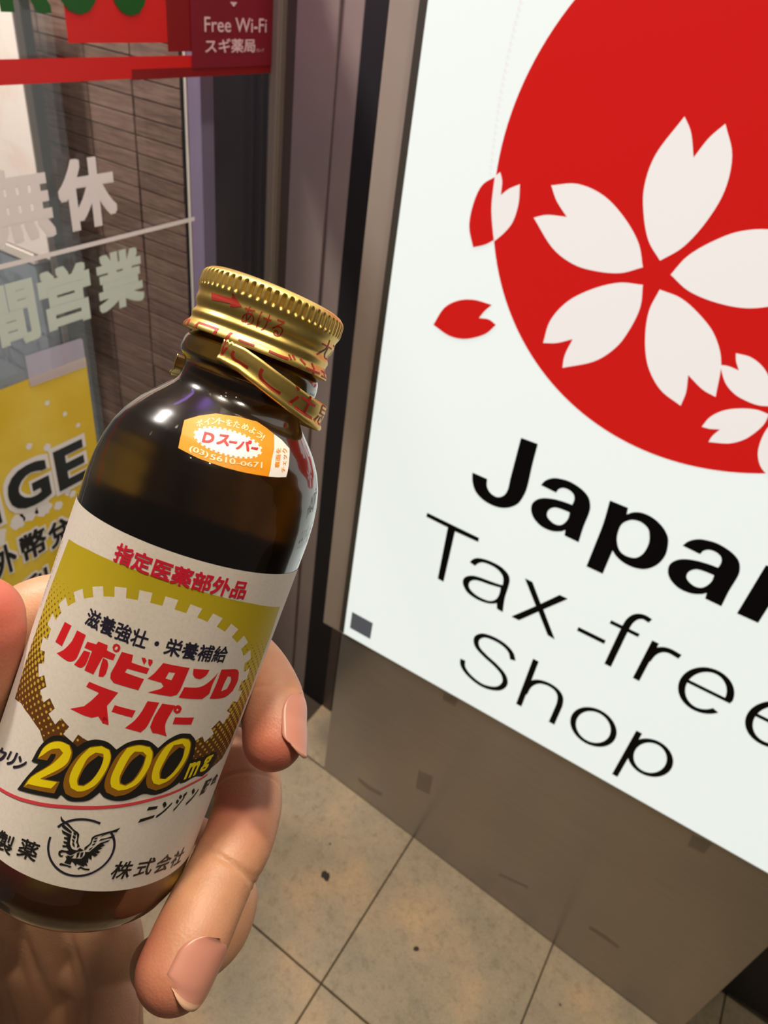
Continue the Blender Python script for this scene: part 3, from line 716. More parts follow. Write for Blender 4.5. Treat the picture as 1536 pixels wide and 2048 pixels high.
cut_grid(bm, .7, .3); finish(bm, bfn, 'band_text', M['capink'], band, toward=EYE)

# ---- main label
def lab_s(u): return 54.75 + .0
vs = []; fs = []; n_ = 180; rows = np.linspace(54.7, 127.3, 20)
lab = link('paper_label', lathe([(s, 25.0) for s in rows], 180, .06, False, False), M['paper'], bo, True)
lfn = lambda off: (lambda u, s: bottle_pt(u, s, .06 + off, [(0, 25.0), (200, 25.0)]))
TB = [(0, 25.06), (200, 25.06)]
ob = lambda px, py: on_bottle(px, py, TB)
def lab_poly(name, loops, mat_, off, sm=0, su=1.0, sv=None, conv=None, parent=None):
    LL = [[(ob(*conv(*p)) if conv else p) for p in l] for l in loops]
    bm = poly_bm(LL, sm); cut_grid(bm, su, sv)
    return finish(bm, lfn(off), name, mat_, parent or lab, toward=EYE)
# green to brown halftone field
top = [ob(*q) for q in [(138, 1078), (178, 1100), (230, 1124), (310, 1152), (380, 1175), (440, 1193), (500, 1206), (560, 1213)]]
right = [(-30.2, 70), (-31.0, 85), (-30.5, 97), (-28.5, 100.0), (-24, 101.0), (-18, 102)]
leftb = [(5, 104), (12.6, 101.5), (15.8, 98.6), (19.5, 97.6), (24, 97.2), (27.6, 98.2), (28.6, 90), (28.8, 74)]
lab_poly('green_field', [top + right + leftb], M['halftone'], .03, su=1.0, sv=None)
# toothed white oval
def gear(cx, cy, a, b, n, h, duty=.5, ph=0.0, sc=1):
    pts = []; T = np.linspace(0, 2 * math.pi, 2001); pos = np.cumsum([0] + [math.hypot(a * (math.cos(T[i + 1]) - math.cos(T[i])), b * (math.sin(T[i + 1]) - math.sin(T[i]))) for i in range(2000)]); tot = pos[-1]
    for k in range(n):
        for d, up in ((0, 0), (.001, 1), (duty, 1), (duty + .001, 0), ((1 + duty) / 2 + .0, 0)):
            t = float(np.interp((k + d + ph) % n / n * tot, pos, T))
            nx, ny = math.cos(t) / a, math.sin(t) / b; l_ = math.hypot(nx, ny)
            pts.append((cx + a * math.cos(t) + up * h * nx / l_, cy + b * math.sin(t) + up * h * ny / l_))
    return pts
lab_poly('white_cog', [gear(-.6, 80.9, 22.8, 15.6, 26, 2.0, .5, .25)], M['paper'], .06)
lt = lambda s, box_, m_, bold=0.0, **k: curved_text(s, box_, lfn(.09), 'label_text', m_, lab, bold, .9, **k)
lt('指定医薬部外品', (12.7, -14.7, 56.7, 60.6), M['shitei'], .03)
lt('滋養強壮・栄養補給', (14.0, -15.7, 71.0, 74.7), M['navy'], .026)
# brand lettering traced as shapes: (crop 2 and crop 3 frames)
k2 = lambda x, y: (40 + x / 5.9077, 1180 + y / 5.9077)
k3 = lambda x, y: (260 + x / 5.12, 1180 + y / 5.12)
RED = [
 (k2, [[(535, 375), (613, 420), (500, 663), (423, 610)]], 0),
 (k2, [[(678, 475), (783, 530), (690, 770), (650, 825), (590, 843), (520, 810), (440, 745), (520, 705), (600, 625), (640, 560)]], 5),
 (k2, [[(800, 608), (905, 640), (930, 605), (1040, 650), (1030, 712), (1133, 760), (1105, 828), (985, 790), (960, 830), (870, 995), (765, 945), (850, 735), (850, 715), (765, 680)]], 0),
 (k2, [[(760, 712), (835, 735), (790, 860), (750, 905), (710, 915), (643, 880), (690, 820)]], 4),
 (k2, [[(985, 800), (1035, 830), (1045, 890), (1020, 980), (985, 1025), (930, 1020), (945, 930)]], 4),
 (k2, [[(1145, 630), (1180, 650), (1190, 685), (1175, 722), (1138, 737), (1105, 715), (1095, 675), (1110, 642)], [(1143, 662), (1125, 680), (1122, 700), (1138, 708), (1157, 692), (1160, 670)]], 4),
 (k2, [[(1205, 728), (1338, 765), (1320, 855), (1530, 925), (1500, 988), (1268, 925), (1243, 972), (1467, 1050), (1400, 1180), (1110, 1095), (1068, 1040), (1075, 980), (1130, 880)]], 0),
 (k2, [[(1437, 795), (1480, 800), (1497, 835), (1468, 880), (1450, 840)]], 3),
 (k3, [[(190, 705), (228, 712), (232, 740), (205, 783), (188, 750)]], 3),
 (k3, [[(340, 745), (610, 795), (515, 1020), (480, 1070), (420, 1087), (185, 1045), (310, 1010), (345, 985), (320, 945), (180, 905), (250, 850)], [(400, 838), (462, 845), (425, 920), (362, 905)]], 0),
 (k3, [[(650, 803), (815, 815), (775, 875), (720, 910), (670, 898), (645, 860)]], 4),
 (k3, [[(903, 840), (845, 960), (810, 1060), (740, 1113), (650, 1113), (497, 1100), (555, 992), (690, 995), (770, 965), (850, 900)]], 4),
 (k3, [[(935, 812), (1080, 808), (1112, 840), (1100, 930), (1050, 1030), (980, 1090), (900, 1110), (812, 1110), (885, 950)], [(1000, 880), (1030, 885), (1030, 930), (990, 1010), (930, 1035), (965, 950)]], 4),
 (k2, [[(820, 1080), (1163, 1210), (1030, 1368), (1045, 1536), (955, 1536), (930, 1490), (850, 1507), (760, 1480), (598, 1400), (760, 1370), (850, 1300), (935, 1218), (925, 1205), (785, 1140)]], 0),
 (k2, [[(1030, 1480), (1045, 1536), (1050, 1592), (975, 1570), (950, 1500)]], 0),
 (k2, [[(1120, 1357), (1367, 1422), (1325, 1503), (1083, 1435)]], 0),
 (k3, [[(180, 1135), (300, 1150), (225, 1300), (170, 1400), (110, 1455), (-50, 1410), (50, 1330), (120, 1240)]], 4),
 (k3, [[(330, 1160), (465, 1180), (370, 1345), (360, 1430), (375, 1495), (290, 1470), (230, 1460), (205, 1400), (250, 1290)]], 4),
 (k3, [[(485, 1175), (515, 1185), (530, 1215), (510, 1255), (475, 1265), (445, 1240), (450, 1195)], [(488, 1208), (473, 1222), (478, 1238), (498, 1230)]], 3),
 (k3, [[(460, 1300), (655, 1302), (625, 1375), (435, 1370)]], 0)]
for conv, loops, sm in RED:
    lab_poly('brand_letter', loops, M['red'], .10, sm, conv=conv)
# 2000 mg numerals
k5 = lambda x, y: (x / 3.3391, 1440 + y / 3.3391)
BLK = [(213, 275), (265, 180), (320, 125), (370, 102), (440, 112), (490, 150), (520, 178), (570, 145), (640, 128), (720, 145), (778, 195), (850, 150), (930, 130), (1000, 140), (1055, 185), (1120, 130), (1200, 90), (1270, 90), (1302, 130),
       (1300, 190), (1280, 270), (1225, 370), (1190, 420), (1100, 475), (1030, 497), (960, 490), (900, 515), (830, 535), (760, 535), (700, 515), (668, 480), (600, 530), (530, 542), (460, 535), (410, 495), (385, 523), (290, 505), (118, 462), (180, 380), (262, 290)]
lab_poly('numeral_outline', [BLK], M['ink'], .12, 3, conv=k5)
N2 = [(253, 258), (290, 185), (345, 145), (410, 140), (470, 165), (487, 215), (465, 290), (400, 350), (300, 392), (402, 410), (365, 488), (158, 445), (210, 375), (330, 300), (370, 250), (375, 225), (345, 225), (318, 268)]
def zero(x0, yt, yb, x1, k):                    # slanted numeral: outer loop and counter
    return k
Z = [([(600, 180), (680, 168), (735, 195), (745, 250), (715, 340), (650, 440), (570, 505), (500, 515), (440, 490), (425, 430), (445, 350), (510, 250)], [(660, 235), (690, 250), (680, 300), (620, 390), (560, 432), (528, 430), (530, 390), (580, 300)]),
     ([(850, 180), (930, 162), (1005, 175), (1025, 225), (1000, 320), (930, 430), (850, 490), (770, 508), (710, 480), (698, 430), (720, 350), (780, 240)], [(935, 225), (968, 245), (950, 300), (890, 395), (830, 430), (805, 415), (815, 370), (870, 280)]),
     ([(1130, 150), (1210, 118), (1262, 122), (1276, 160), (1255, 250), (1200, 350), (1130, 430), (1040, 468), (985, 450), (975, 400), (1000, 300), (1060, 210)], [(1195, 180), (1228, 190), (1215, 250), (1150, 350), (1095, 392), (1070, 385), (1080, 330), (1130, 240)])]
lab_poly('numeral', [N2], M['numbrown'], .14, 3, conv=k5)
for a, b_ in Z: lab_poly('numeral', [a, b_], M['numbrown'], .14, 4, conv=k5)
Y2 = [(258, 252), (292, 190), (345, 150), (410, 143), (465, 168), (480, 215), (455, 280), (400, 325), (275, 388), (285, 395), (385, 412), (345, 455), (190, 425), (168, 443), (215, 378), (335, 305), (398, 250), (425, 218), (400, 188), (345, 195), (290, 232)]
lab_poly('numeral_face', [Y2], M['numyellow'], .16, 3, conv=k5)
YZ = [([(600, 183), (680, 172), (730, 198), (740, 250), (708, 335), (645, 425), (570, 468), (520, 475), (475, 450), (465, 400), (480, 340), (530, 255)], [(640, 215), (690, 222), (692, 262), (660, 340), (610, 405), (560, 440), (522, 435), (518, 395), (555, 310), (590, 250)]),
      ([(850, 184), (930, 167), (1000, 180), (1018, 225), (993, 315), (925, 415), (850, 458), (790, 468), (745, 445), (738, 405), (755, 345), (800, 255)], [(900, 208), (955, 210), (978, 235), (950, 320), (895, 400), (840, 437), (800, 425), (800, 375), (840, 290), (870, 240)]),
      ([(1130, 155), (1210, 123), (1257, 128), (1269, 162), (1248, 245), (1192, 335), (1125, 400), (1060, 430), (1025, 420), (1012, 380), (1030, 300), (1075, 215)], [(1160, 165), (1215, 155), (1235, 180), (1212, 262), (1160, 340), (1105, 392), (1065, 390), (1066, 335), (1110, 245), (1135, 200)])]
for a, b_ in YZ: lab_poly('numeral_face', [a, b_], M['numyellow'], .16, 4, conv=k5)
lab_poly('unit_outline', [[(1195, 422), (1225, 360), (1200, 370), (1215, 310), (1260, 270), (1440, 205), (1450, 240), (1400, 330), (1350, 372), (1300, 372), (1235, 412)]], M['ink'], .115, 0, conv=k5)
def quad_text(s, quad, m_, bold=0.0, off=.17, name='label_text'):
    bm = text_bm(s, bold); q = [ob(*k5(*p)) for p in quad]; to_quad(bm, *q); cut_grid(bm, .9); return finish(bm, lfn(off), name, m_, lab, toward=EYE)
quad_text('m', [(1268, 285), (1345, 265), (1300, 365), (1222, 397)], M['numyellow'], .03)
quad_text('g', [(1370, 245), (1425, 225), (1375, 330), (1325, 350)], M['numyellow'], .03)
for s, q in (('ン', [(130, 235), (195, 262), (150, 338), (85, 318)]), ('リ', [(72, 205), (125, 220), (90, 305), (30, 290)]), ('ウ', [(-5, 170), (55, 200), (30, 290), (-40, 265)])):
    quad_text(s, q, M['navy'], .035, .1)
for s, q in (('ニ', [(985, 580), (1062, 570), (1025, 650), (920, 685)]), ('ン', [(1090, 545), (1165, 530), (1110, 618), (1035, 655)]), ('ジ', [(1190, 498), (1255, 475), (1200, 575), (1150, 612)]), ('ン', [(1285, 458), (1340, 435), (1290, 535), (1235, 568)]),
             ('配', [(1372, 405), (1420, 380), (1365, 480), (1325, 510)]), ('合', [(1430, 370), (1462, 345), (1440, 410), (1395, 440)])):
    quad_text(s, q, M['ink'], .035, .1)
rl = [(0, 1577), (40, 1597), (90, 1609), (130, 1613), (180, 1614.5), (240, 1611), (300, 1599), (340, 1587), (380, 1568), (415, 1548)]
thk = [7, 7, 7, 7, 6.5, 6, 5.5, 4.5, 4, 3]
lab_poly('red_rule', [[(p[0], p[1] - t / 2) for p, t in zip(rl, thk)] + [(p[0], p[1] + t / 2) for p, t in zip(rl, thk)][::-1]], M['redline'], .1, 0, conv=lambda x, y: (x, y))
# company line
CH = [('正', 22.3, 122.9), ('製', 17.0, 121.6), ('薬', 11.5, 120.2)]
for s, ul, st_ in CH: curved_text(s, (ul, ul - 4.3, st_, st_ + 4.2), lfn(.1), 'label_text', M['ink'], lab, .018, .9, slope=-.5)
for s, ul, st_ in (('株', -7.6, 120.1), ('式', -12.6, 120.1), ('会', -17.4, 120.6), ('社', -22.1, 121.1)):
    curved_text(s, (ul, ul - 4.1, st_, st_ + 4.2), lfn(.1), 'label_text', M['ink'], lab, .018, .9, shear=.5, slope=.2)
# eagle in a ring
k4 = lambda x, y: (60 + x / 6.4, 1600 + y / 6.4)
cE = (-.33, 118.0)
ring = lambda r: [(cE[0] + r * math.cos(a), cE[1] + r * math.sin(a)) for a in np.linspace(math.radians(-118), math.radians(233) - math.radians(0), 90)]
def arc(r, a0, a1, n=60): return [(cE[0] - r * math.cos(math.radians(a)), cE[1] - r * math.sin(math.radians(a))) for a in np.linspace(a0, a1, n)]
# ring open where the wings cross it (angles clockwise from the left end)
for a0, a1 in ((72, 152), (176, 405)):
    lab_poly('emblem_ring', [arc(6.50, a0, a1) + arc(6.05, a0, a1)[::-1]], M['navy'], .1)
EG = [
 [(400, 195), (430, 250), (500, 300), (560, 370), (610, 405), (635, 440), (622, 490), (620, 540), (640, 590), (600, 605), (610, 560), (590, 540), (605, 480), (600, 430), (545, 380), (470, 310), (410, 270), (395, 230)],
 [(405, 290), (460, 330), (540, 400), (530, 425), (455, 375), (415, 340)],
 [(408, 375), (450, 400), (535, 440), (520, 500), (515, 560), (540, 620), (580, 640), (500, 640), (470, 600), (420, 600), (415, 572), (465, 575), (470, 560), (432, 545), (430, 520), (478, 530), (480, 505), (438, 490), (440, 468), (490, 475), (470, 450), (420, 420)],
 [(560, 405), (595, 430), (585, 455), (558, 430)], [(555, 445), (590, 470), (575, 500), (545, 465)], [(545, 490), (575, 515), (565, 545), (540, 510)], [(545, 535), (570, 560), (575, 600), (545, 570)],
 [(1160, 348), (1110, 405), (1040, 415), (960, 440), (900, 470), (950, 430), (1060, 385)],
 [(700, 600), (745, 570), (775, 540), (790, 480), (830, 450), (930, 420), (1050, 385), (930, 440), (850, 465), (805, 500), (790, 550), (750, 590), (720, 625), (695, 640)],
 [(1090, 440), (1060, 480), (960, 500), (880, 525), (905, 495), (1000, 475)],
 [(1030, 505), (1000, 530), (930, 555), (960, 575), (900, 605), (930, 615), (860, 640), (905, 660), (870, 680), (830, 670), (870, 700), (830, 720), (790, 700), (790, 760), (750, 740), (745, 800), (720, 790), (740, 840), (700, 830), (690, 850), (640, 830), (600, 810), (590, 840), (560, 800), (540, 780), (520, 820), (440, 800), (470, 750), (455, 710), (520, 740), (600, 745), (660, 745), (700, 700), (705, 660), (760, 660), (830, 600), (900, 545)],
 [(830, 485), (870, 475), (860, 495), (825, 505)], [(815, 520), (860, 510), (850, 530), (812, 540)], [(800, 560), (840, 545), (830, 570), (795, 580)], [(760, 620), (810, 590), (790, 620), (750, 645)],
 [(365, 690), (370, 650), (410, 632), (470, 645), (540, 630), (600, 640), (640, 610), (690, 640), (660, 650), (600, 660), (570, 680), (530, 700), (490, 690), (460, 665), (410, 665), (390, 680), (400, 705), (430, 700), (415, 725), (385, 720)],
 [(470, 700), (520, 715), (570, 700), (540, 735), (490, 735)], [(600, 680), (640, 660), (620, 720), (590, 740)], [(650, 670), (690, 665), (670, 720), (640, 735)],
 [(375, 815), (400, 800), (440, 815), (520, 840), (535, 855), (500, 860), (480, 845), (420, 835), (385, 830)], [(610, 870), (650, 845), (700, 870), (765, 875), (760, 895), (700, 890), (650, 870), (620, 885)]]
for lp in EG: lab_poly('emblem_bird', [lp], M['ink'], .1, 2, conv=k4)
# fine print at the label seam
for k in range(12):
    curved_text(random.choice('アイウクニメトリ'), (32.5, 31.6, 64 + k * 1.3, 65 + k * 1.3), lfn(.08), 'fine_print', M['ink'], lab, 0, .9)

# ---- orange points sticker on the shoulder
ks = lambda x, y: (340 + x / 5.12, 800 + y / 5.12)
SFN = lambda off: (lambda u, s: bottle_pt(u, s, off, GD))
os_ = lambda px, py: on_bottle(px, py, GD, 23)
def st_poly(name, loops, m_, off, sm=0, conv=ks, parent=None):
    bm = poly_bm([[os_(*conv(*p)) for p in l] for l in loops], sm); cut_grid(bm, .8, .6)
    return finish(bm, SFN(off), name, m_, parent or stk, toward=EYE)
stk = bo
stk = st_poly('points_sticker', [[(150, 205), (300, 160), (470, 137), (700, 170), (890, 220), (980, 280), (1060, 345), (1060, 500), (1040, 600), (1005, 782), (860, 760), (720, 732), (560, 690), (300, 600), (87, 492), (120, 340)]], M['orange'], .10)
st_poly('sticker_flap', [[(1062, 347), (1140, 405), (1220, 495), (1218, 600), (1187, 787), (1100, 790), (1007, 782), (1040, 600), (1062, 500)]], M['stickerwhite'], .10)
def cog_px(cx, cy, a, b, rot, n, h):
    r_ = math.radians(rot); g_ = gear(0, 0, a, b, n, h, .5)
    return [(cx + x * math.cos(r_) - y * math.sin(r_), cy + x * math.sin(r_) + y * math.cos(r_)) for x, y in g_]
st_poly('sticker_cog', [cog_px(593, 435, 345, 118, 15.5, 30, 18)], M['stickerwhite'], .13)
def st_text(s, quad, m_, bold=0.0, off=.16, conv=ks):
    bm = text_bm(s, bold); to_quad(bm, *[os_(*conv(*q)) for q in quad]); cut_grid(bm, .8, .8); return finish(bm, SFN(off), 'sticker_text', m_, stk, toward=EYE)
for s, q in (('D', [(355, 322), (470, 345), (440, 445), (325, 430)]), ('ス', [(500, 345), (620, 358), (600, 475), (470, 450)]), ('ー', [(608, 412), (692, 425), (680, 448), (600, 435)]),
             ('パ', [(715, 405), (840, 412), (815, 530), (668, 500)]), ('ー', [(835, 478), (905, 485), (892, 513), (825, 498)])):
    st_text(s, q, M['red'], .045)
arcp = [(305, 240), (385, 222), (460, 213), (530, 218), (605, 232), (685, 250), (770, 275), (845, 308), (912, 355), (950, 385)]
for i, s in enumerate('ポイントをためよう!'):
    x, y = arcp[i]; dx = 34 if s != '!' else 8; t_ = math.radians([-14, -10, 0, 5, 10, 16, 22, 28, 34, 34][i]); c_, s_ = math.cos(t_), math.sin(t_); h_ = 34
    f = lambda a, b: (x + a * c_ - b * s_, y + a * s_ + b * c_)
    st_text(s, [f(-dx, -h_), f(dx, -h_), f(dx, h_), f(-dx, h_)], M['stickercream'], .02)
q = [(200, 470), (400, 545), (390, 600), (190, 525)]
st_text('(03)', [(215, 462), (402, 535), (385, 600), (190, 530)], M['stickercream'], .02)
st_text('5610', [(418, 550), (672, 600), (668, 662), (405, 607)], M['stickercream'], .02)
st_text('-0671', [(680, 622), (945, 632), (940, 698), (676, 660)], M['stickercream'], .02)
st_text('裏面を', [(1080, 490), (1065, 690), (1115, 690), (1135, 485)][1:2] + [(1080, 490), (1135, 485), (1115, 690)], M['orange'], .02)
st_text('チェック', [(1130, 735), (1145, 490), (1198, 490), (1172, 735)], M['orange'], .02)

# ================================================================== HAND
hand = None
spines = {
 'index':  [(-60, 1400, .205, 12.5), (60, 1240, .203, 10.6), (200, 1215, .206, 9.8), (340, 1238, .205, 9.4), (440, 1285, .1985, 8.8), (505, 1335, .187, 8.4), (543, 1400, .1765, 8.0), (548, 1445, .1725, 7.8), (546, 1480, .1700, 7.3)],
 'middle': [(-80, 1560, .214, 12.5), (100, 1480, .212, 10.6), (300, 1470, .210, 9.8), (430, 1505, .204, 9.2), (495, 1570, .193, 8.9), (480, 1670, .180, 8.8), (432, 1765, .1700, 8.5), (386, 1865, .1615, 8.7), (350, 1943, .1565, 8.5)],
 'ring':   [(-60, 1740, .224, 12.5), (150, 1690, .224, 10.5), (360, 1690, .217, 9.4), (445, 1765, .203, 9.0), (437, 1850, .194, 8.6), (383, 1905, .187, 8.0), (320, 1930, .182, 7.4)],
 'little': [(-40, 1930, .236, 12), (100, 1900, .238, 10), (205, 1960, .234, 9.4), (215, 2060, .226, 9), (190, 2150, .218, 8.3), (130, 2190, .214, 7.3)],
 'thumb':  [(-330, 1850, .225, 16), (-210, 1650, .195, 13), (-120, 1500, .170, 11.5), (-70, 1370, .159, 10.0), (-46, 1270, .156, 9.7), (-42, 1236, .1555, 9.3)],
}
palm = [
 [(-150, 2600, .27, 27), (-80, 2250, .245, 22), (-60, 1900, .232, 15)],
 [(60, 2650, .275, 26), (40, 2300, .25, 21), (20, 2060, .243, 15), (-20, 1940, .237, 13)],
 [(140, 2500, .262, 20), (120, 2230, .248, 17), (90, 2050, .244, 14.5), (60, 1930, .238, 12)],
 [(-80, 2100, .24, 16), (-100, 1780, .222, 14), (-100, 1560, .213, 13), (-70, 1400, .205, 12.5)],
 [(-150, 2200, .25, 20), (-270, 1900, .23, 17), (-200, 1650, .2, 13)],
 [(-170, 1650, .200, 11), (-130, 1500, .203, 11), (-70, 1400, .205, 11.5)],
 [(-40, 2000, .24, 12), (20, 1780, .228, 11.5), (0, 1560, .215, 11), (-10, 1420, .207, 10)],
 [(-20, 1950, .250, 20), (60, 2100, .252, 22), (60, 2400, .26, 24)],
 [(150, 1800, .236, 11), (210, 1870, .235, 11.5), (208, 1960, .238, 12), (203, 2050, .243, 13.5), (190, 2200, .246, 17)],
 [(10, 2200, .262, 27), (0, 2800, .30, 31), (-40, 3800, .38, 38)],
 [(130, 1860, .250, 17), (150, 2050, .249, 20), (120, 2350, .257, 24)],
 [(20, 2100, .245, 13), (100, 1960, .24, 12), (110, 1800, .231, 10.5)],
]
def cat(pts, n=10):
    A = np.array(pts, float); out = []
    A = np.vstack([2 * A[0] - A[1], A, 2 * A[-1] - A[-2]])
    for i in range(1, len(A) - 2):
        for k in range(n):
            t = k / n; p0, p1, p2, p3 = A[i - 1:i + 3]
            out.append(.5 * (2 * p1 + (p2 - p0) * t + (2 * p0 - 5 * p1 + 4 * p2 - p3) * t * t + (3 * p1 - p0 - 3 * p2 + p3) * t ** 3))
    out.append(A[-2]); return np.array(out)
def tube(bm, pts):
    W = []; 
    for p in cat(pts): W.append((np.array(P(p[0], p[1], p[2])), p[3] * 1e-3))
    ctr = np.array([a for a, _ in W]); rad = np.array([r for _, r in W])
    # rounded ends
    def ext(c, d, r): return [(c + d * r * math.sin(t), r * math.cos(t)) for t in np.linspace(.25, math.pi / 2 - .03, 7)]
    d1 = ctr[-1] - ctr[-2]; d1 /= np.linalg.norm(d1); d0 = ctr[0] - ctr[1]; d0 /= np.linalg.norm(d0)
    allp = ext(ctr[0], d0, rad[0])[::-1] + list(zip(ctr, rad)) + ext(ctr[-1], d1, rad[-1])
    n = 28; up = np.array([.3, .2, .9]); prev = None; rings = []
    for i, (c, r) in enumerate(allp):
        a = allp[max(i - 1, 0)][0]; b = allp[min(i + 1, len(allp) - 1)][0]; t = b - a; t = t / (np.linalg.norm(t) + 1e-12)
        if prev is None: x = np.cross(t, up); 
        else: x = prev - (prev @ t) * t
        x /= np.linalg.norm(x); prev = x; y = np.cross(t, x)
        rings.append([bm.verts.new(c + r * (math.cos(q) * x + math.sin(q) * y)) for q in np.linspace(0, 2 * math.pi, n, endpoint=False)])
    for i in range(len(rings) - 1):
        for k in range(n): bm.faces.new((rings[i][k], rings[i][(k + 1) % n], rings[i + 1][(k + 1) % n], rings[i + 1][k]))
    bm.faces.new(rings[0][::-1]); bm.faces.new(rings[-1])
bm = bmesh.new()
for s in spines.values(): tube(bm, s)
for s in palm: tube(bm, s)
bmesh.ops.recalc_face_normals(bm, faces=bm.faces)
hm = bpy.data.meshes.new('raw'); bm.to_mesh(hm); bm.free()
tmp = bpy.data.objects.new('tmp', hm); C.objects.link(tmp)
r_ = tmp.modifiers.new('r', 'REMESH'); r_.mode = 'VOXEL'; r_.voxel_size = .0007; r_.adaptivity = 0
s_ = tmp.modifiers.new('s', 'SMOOTH'); s_.factor = .5; s_.iterations = 14
dg = bpy.context.evaluated_depsgraph_get(); dg.update()
hmesh = bpy.data.meshes.new_from_object(tmp.evaluated_get(dg), depsgraph=dg); bpy.data.objects.remove(tmp)
co = np.zeros(len(hmesh.vertices) * 3); hmesh.vertices.foreach_get('co', co); co = co.reshape(-1, 3)
no = np.zeros(len(hmesh.vertices) * 3); hmesh.vertices.foreach_get('normal', no); no = no.reshape(-1, 3)
# skin folds over the joints
def crease(px, py, z, d2, depth, width, reach):
    """a fold running across the finger at a point; d2 = along-finger direction as a second pixel point"""
    global co
    c = np.array(P(px, py, z)); t = np.array(P(*d2)) - c; t /= np.linalg.norm(t)
    v = co - c; dist = np.linalg.norm(v, axis=1); al = v @ t + .0006 * np.sin(dist * 900)
    co = co - no * (depth * np.exp(-(al / width) ** 2) * np.exp(-(dist / reach) ** 4))[:, None]
for dx, dp in ((0, .00055), (16, .0004), (-14, .00035)):
    crease(462 - dx * .4, 1742 + dx, .172, (420, 1830, .166), dp, .0005, .0105)
for dx, dp in ((0, .0003), (12, .00025), (-12, .00025)):
    crease(548, 1392 + dx, .176, (548, 1450, .172), dp * .6, .0005, .010)
for dx, dp in ((0, .0004), (18, .0003)):
    crease(450, 1780 + dx, .202, (440, 1850, .194), dp, .0006, .011)
for dx in (0, 14, -16):
    crease(500, 1590 + dx, .19, (490, 1670, .18), .0002, .0005, .011)
# soft folds of the palm
for px, w_ in ((120, .002), (205, .0016), (40, .002)):
    c = np.array(P(px, 1980, .235)); t = np.array(P(px + 40, 1970, .235)) - c; t /= np.linalg.norm(t)
    v = co - c; dist = np.linalg.norm(v, axis=1); al = v @ t
    co = co - no * (.0009 * np.exp(-(al / w_) ** 2) * np.exp(-(dist / .03) ** 4))[:, None]
# flesh flattens where it presses on the bottle
v = co - BT; s = v @ BA; rv = v - s[:, None] * BA; rr = np.linalg.norm(rv, axis=1)
lim = np.interp(s * 1000, [40, 54, 131, 138, 141.5, 142.2], [24.9, 25.3, 25.3, 24.2, 21, 0]) * 1e-3
mk = (rr < lim) & (s > .03) & (s < .1421)
co[mk] = co[mk] + rv[mk] / rr[mk][:, None] * (lim - rr)[mk][:, None]
hmesh.vertices.foreach_set('co', co.ravel()); hmesh.update()
fl = np.zeros(len(co))
for px, py, z, r in ((546, 1500, .168, .011), (505, 1500, .17, .010), (318, 1985, .156, .012), (300, 1930, .158, .010), (-20, 1230, .15, .016), (470, 1640, .18, .008), (440, 1500, .18, .01)):
    c = np.array(P(px, py, z)); fl = np.maximum(fl, np.exp(-(np.linalg.norm(co - c, axis=1) / r) ** 2))
at = hmesh.attributes.new('flush', 'FLOAT', 'POINT'); at.data.foreach_set('value', fl.astype('f'))
hmesh.materials.clear()
hand = link('person', hmesh, M['skin'], None, True)
tag(hand, 'left hand holding the brown bottle, fingertips curled round its right side', 'person')
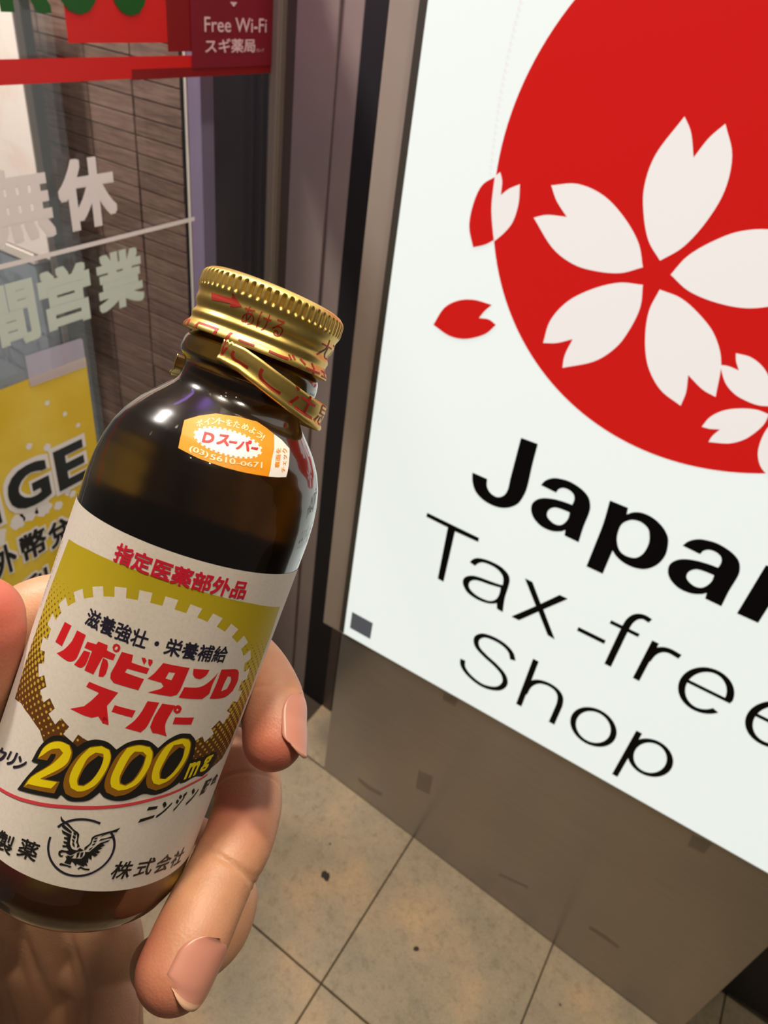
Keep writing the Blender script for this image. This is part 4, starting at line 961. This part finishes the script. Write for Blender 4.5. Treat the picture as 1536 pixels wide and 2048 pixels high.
# nails
bvh = BVHTree.FromPolygons([tuple(c) for c in co], [tuple(p.vertices) for p in hmesh.polygons])
def nail(A, B, dorsal, hw, r, tip_ext, white=.88, name='fingernail', n=16, mlen=20):
    """plate from A (root) to B (tip) centre line points inside the finger, dorsal = pixel-space direction"""
    A = np.array(P(*A)); B = np.array(P(*B)); t = B - A; ln = np.linalg.norm(t); t /= ln
    d = RM @ np.array(dorsal, float); d -= (d @ t) * t; d /= np.linalg.norm(d); x = np.cross(t, d)
    G = []; lastr = None
    for i in range(mlen + 1):
        f = i / mlen; row = []
        root = math.sqrt(max(0, 1 - max(0, (.42 - f) / .42) ** 2)) * .95 + .05; tipw = 1 - .30 * max(0, (f - .8) / .2) ** 2
        for k in range(n + 1):
            th_ = (k / n * 2 - 1) * hw * root * tipw
            kk = abs(k / n * 2 - 1); c = A + t * ln * (f - tip_ext * kk ** 2.2 * max(0, f - .4) / .6)
            dr_ = math.cos(th_) * d + math.sin(th_) * x
            hit = bvh.ray_cast(Vector(c + dr_ * .03), Vector(-dr_), .05)
            rad = .03 - hit[3] if hit[0] is not None else r
            row.append([c, dr_, rad])
        G.append(row)
    G0 = [[g[2] for g in row] for row in G]; R = np.array(G0)
    for _ in range(5):
        Q = np.pad(R, 1, mode='edge'); R = (Q[:-2, 1:-1] + Q[2:, 1:-1] + Q[1:-1, :-2] + Q[1:-1, 2:] + Q[1:-1, 1:-1]) / 5
    i0 = int(mlen * .55)
    ref = R[int(mlen * .15):i0].mean(axis=0)
    vs = []
    for lay in (0, 1):
        for i in range(mlen + 1):
            f = i / mlen
            for k in range(n + 1):
                c, dr_, rad = G[i][k]
                rad = max(rad, R[i][k]); base = rad if f < .5 else ref[k] * (1 - .05 * ((f - .5) / .5) ** 2)
                base = max(base, rad - .0002) if f < .8 else base
                rr = max(base, ref[k] * .97, rad if f < .84 else 0) + (.00016 if lay == 0 else -.0003) - (.0003 * (1 - f / .12) if f < .12 else 0)
                vs.append(c + dr_ * rr)
    fs = []; W_ = n + 1; O = (mlen + 1) * W_
    mats = []
    for i in range(mlen):
        for k in range(n):
            a = i * W_ + k; fs.append((a, a + 1, a + W_ + 1, a + W_)); mats.append(1 if i / mlen > white else 0)
            fs.append((O + a, O + a + W_, O + a + W_ + 1, O + a + 1)); mats.append(mats[-1])
    for k in range(n): a = mlen * W_ + k; fs.append((a, a + 1, O + a + 1, O + a)); mats.append(1)
    for k in range(n): fs.append((k + 1, k, O + k, O + k + 1)); mats.append(0)
    for i in range(mlen):
        for k in (0, n): a = i * W_ + k; fs.append((a, a + W_, O + a + W_, O + a)); mats.append(mats[2 * i * n])
    me_ = mesh_from(vs, fs); bm_ = bmesh.new(); bm_.from_mesh(me_); bmesh.ops.recalc_face_normals(bm_, faces=bm_.faces); bm_.to_mesh(me_); bm_.free()
    o = link(name, me_, M['nail'], hand, True); me_.materials.append(M['nailtip'])
    for p, k in zip(me_.polygons, mats): p.material_index = k
    return o
nail((548, 1402, .1765), (549, 1530, .1675), (.93, .05, -.55), .80, .0078, .15, .95)
nail((402, 1858, .162), (337, 1998, .1545), (.60, .12, -.85), .92, .0084, .16, .88)
nail((-60, 1335, .158), (-40, 1175, .155), (-.7, -.1, -.7), .8, .0092, .2)
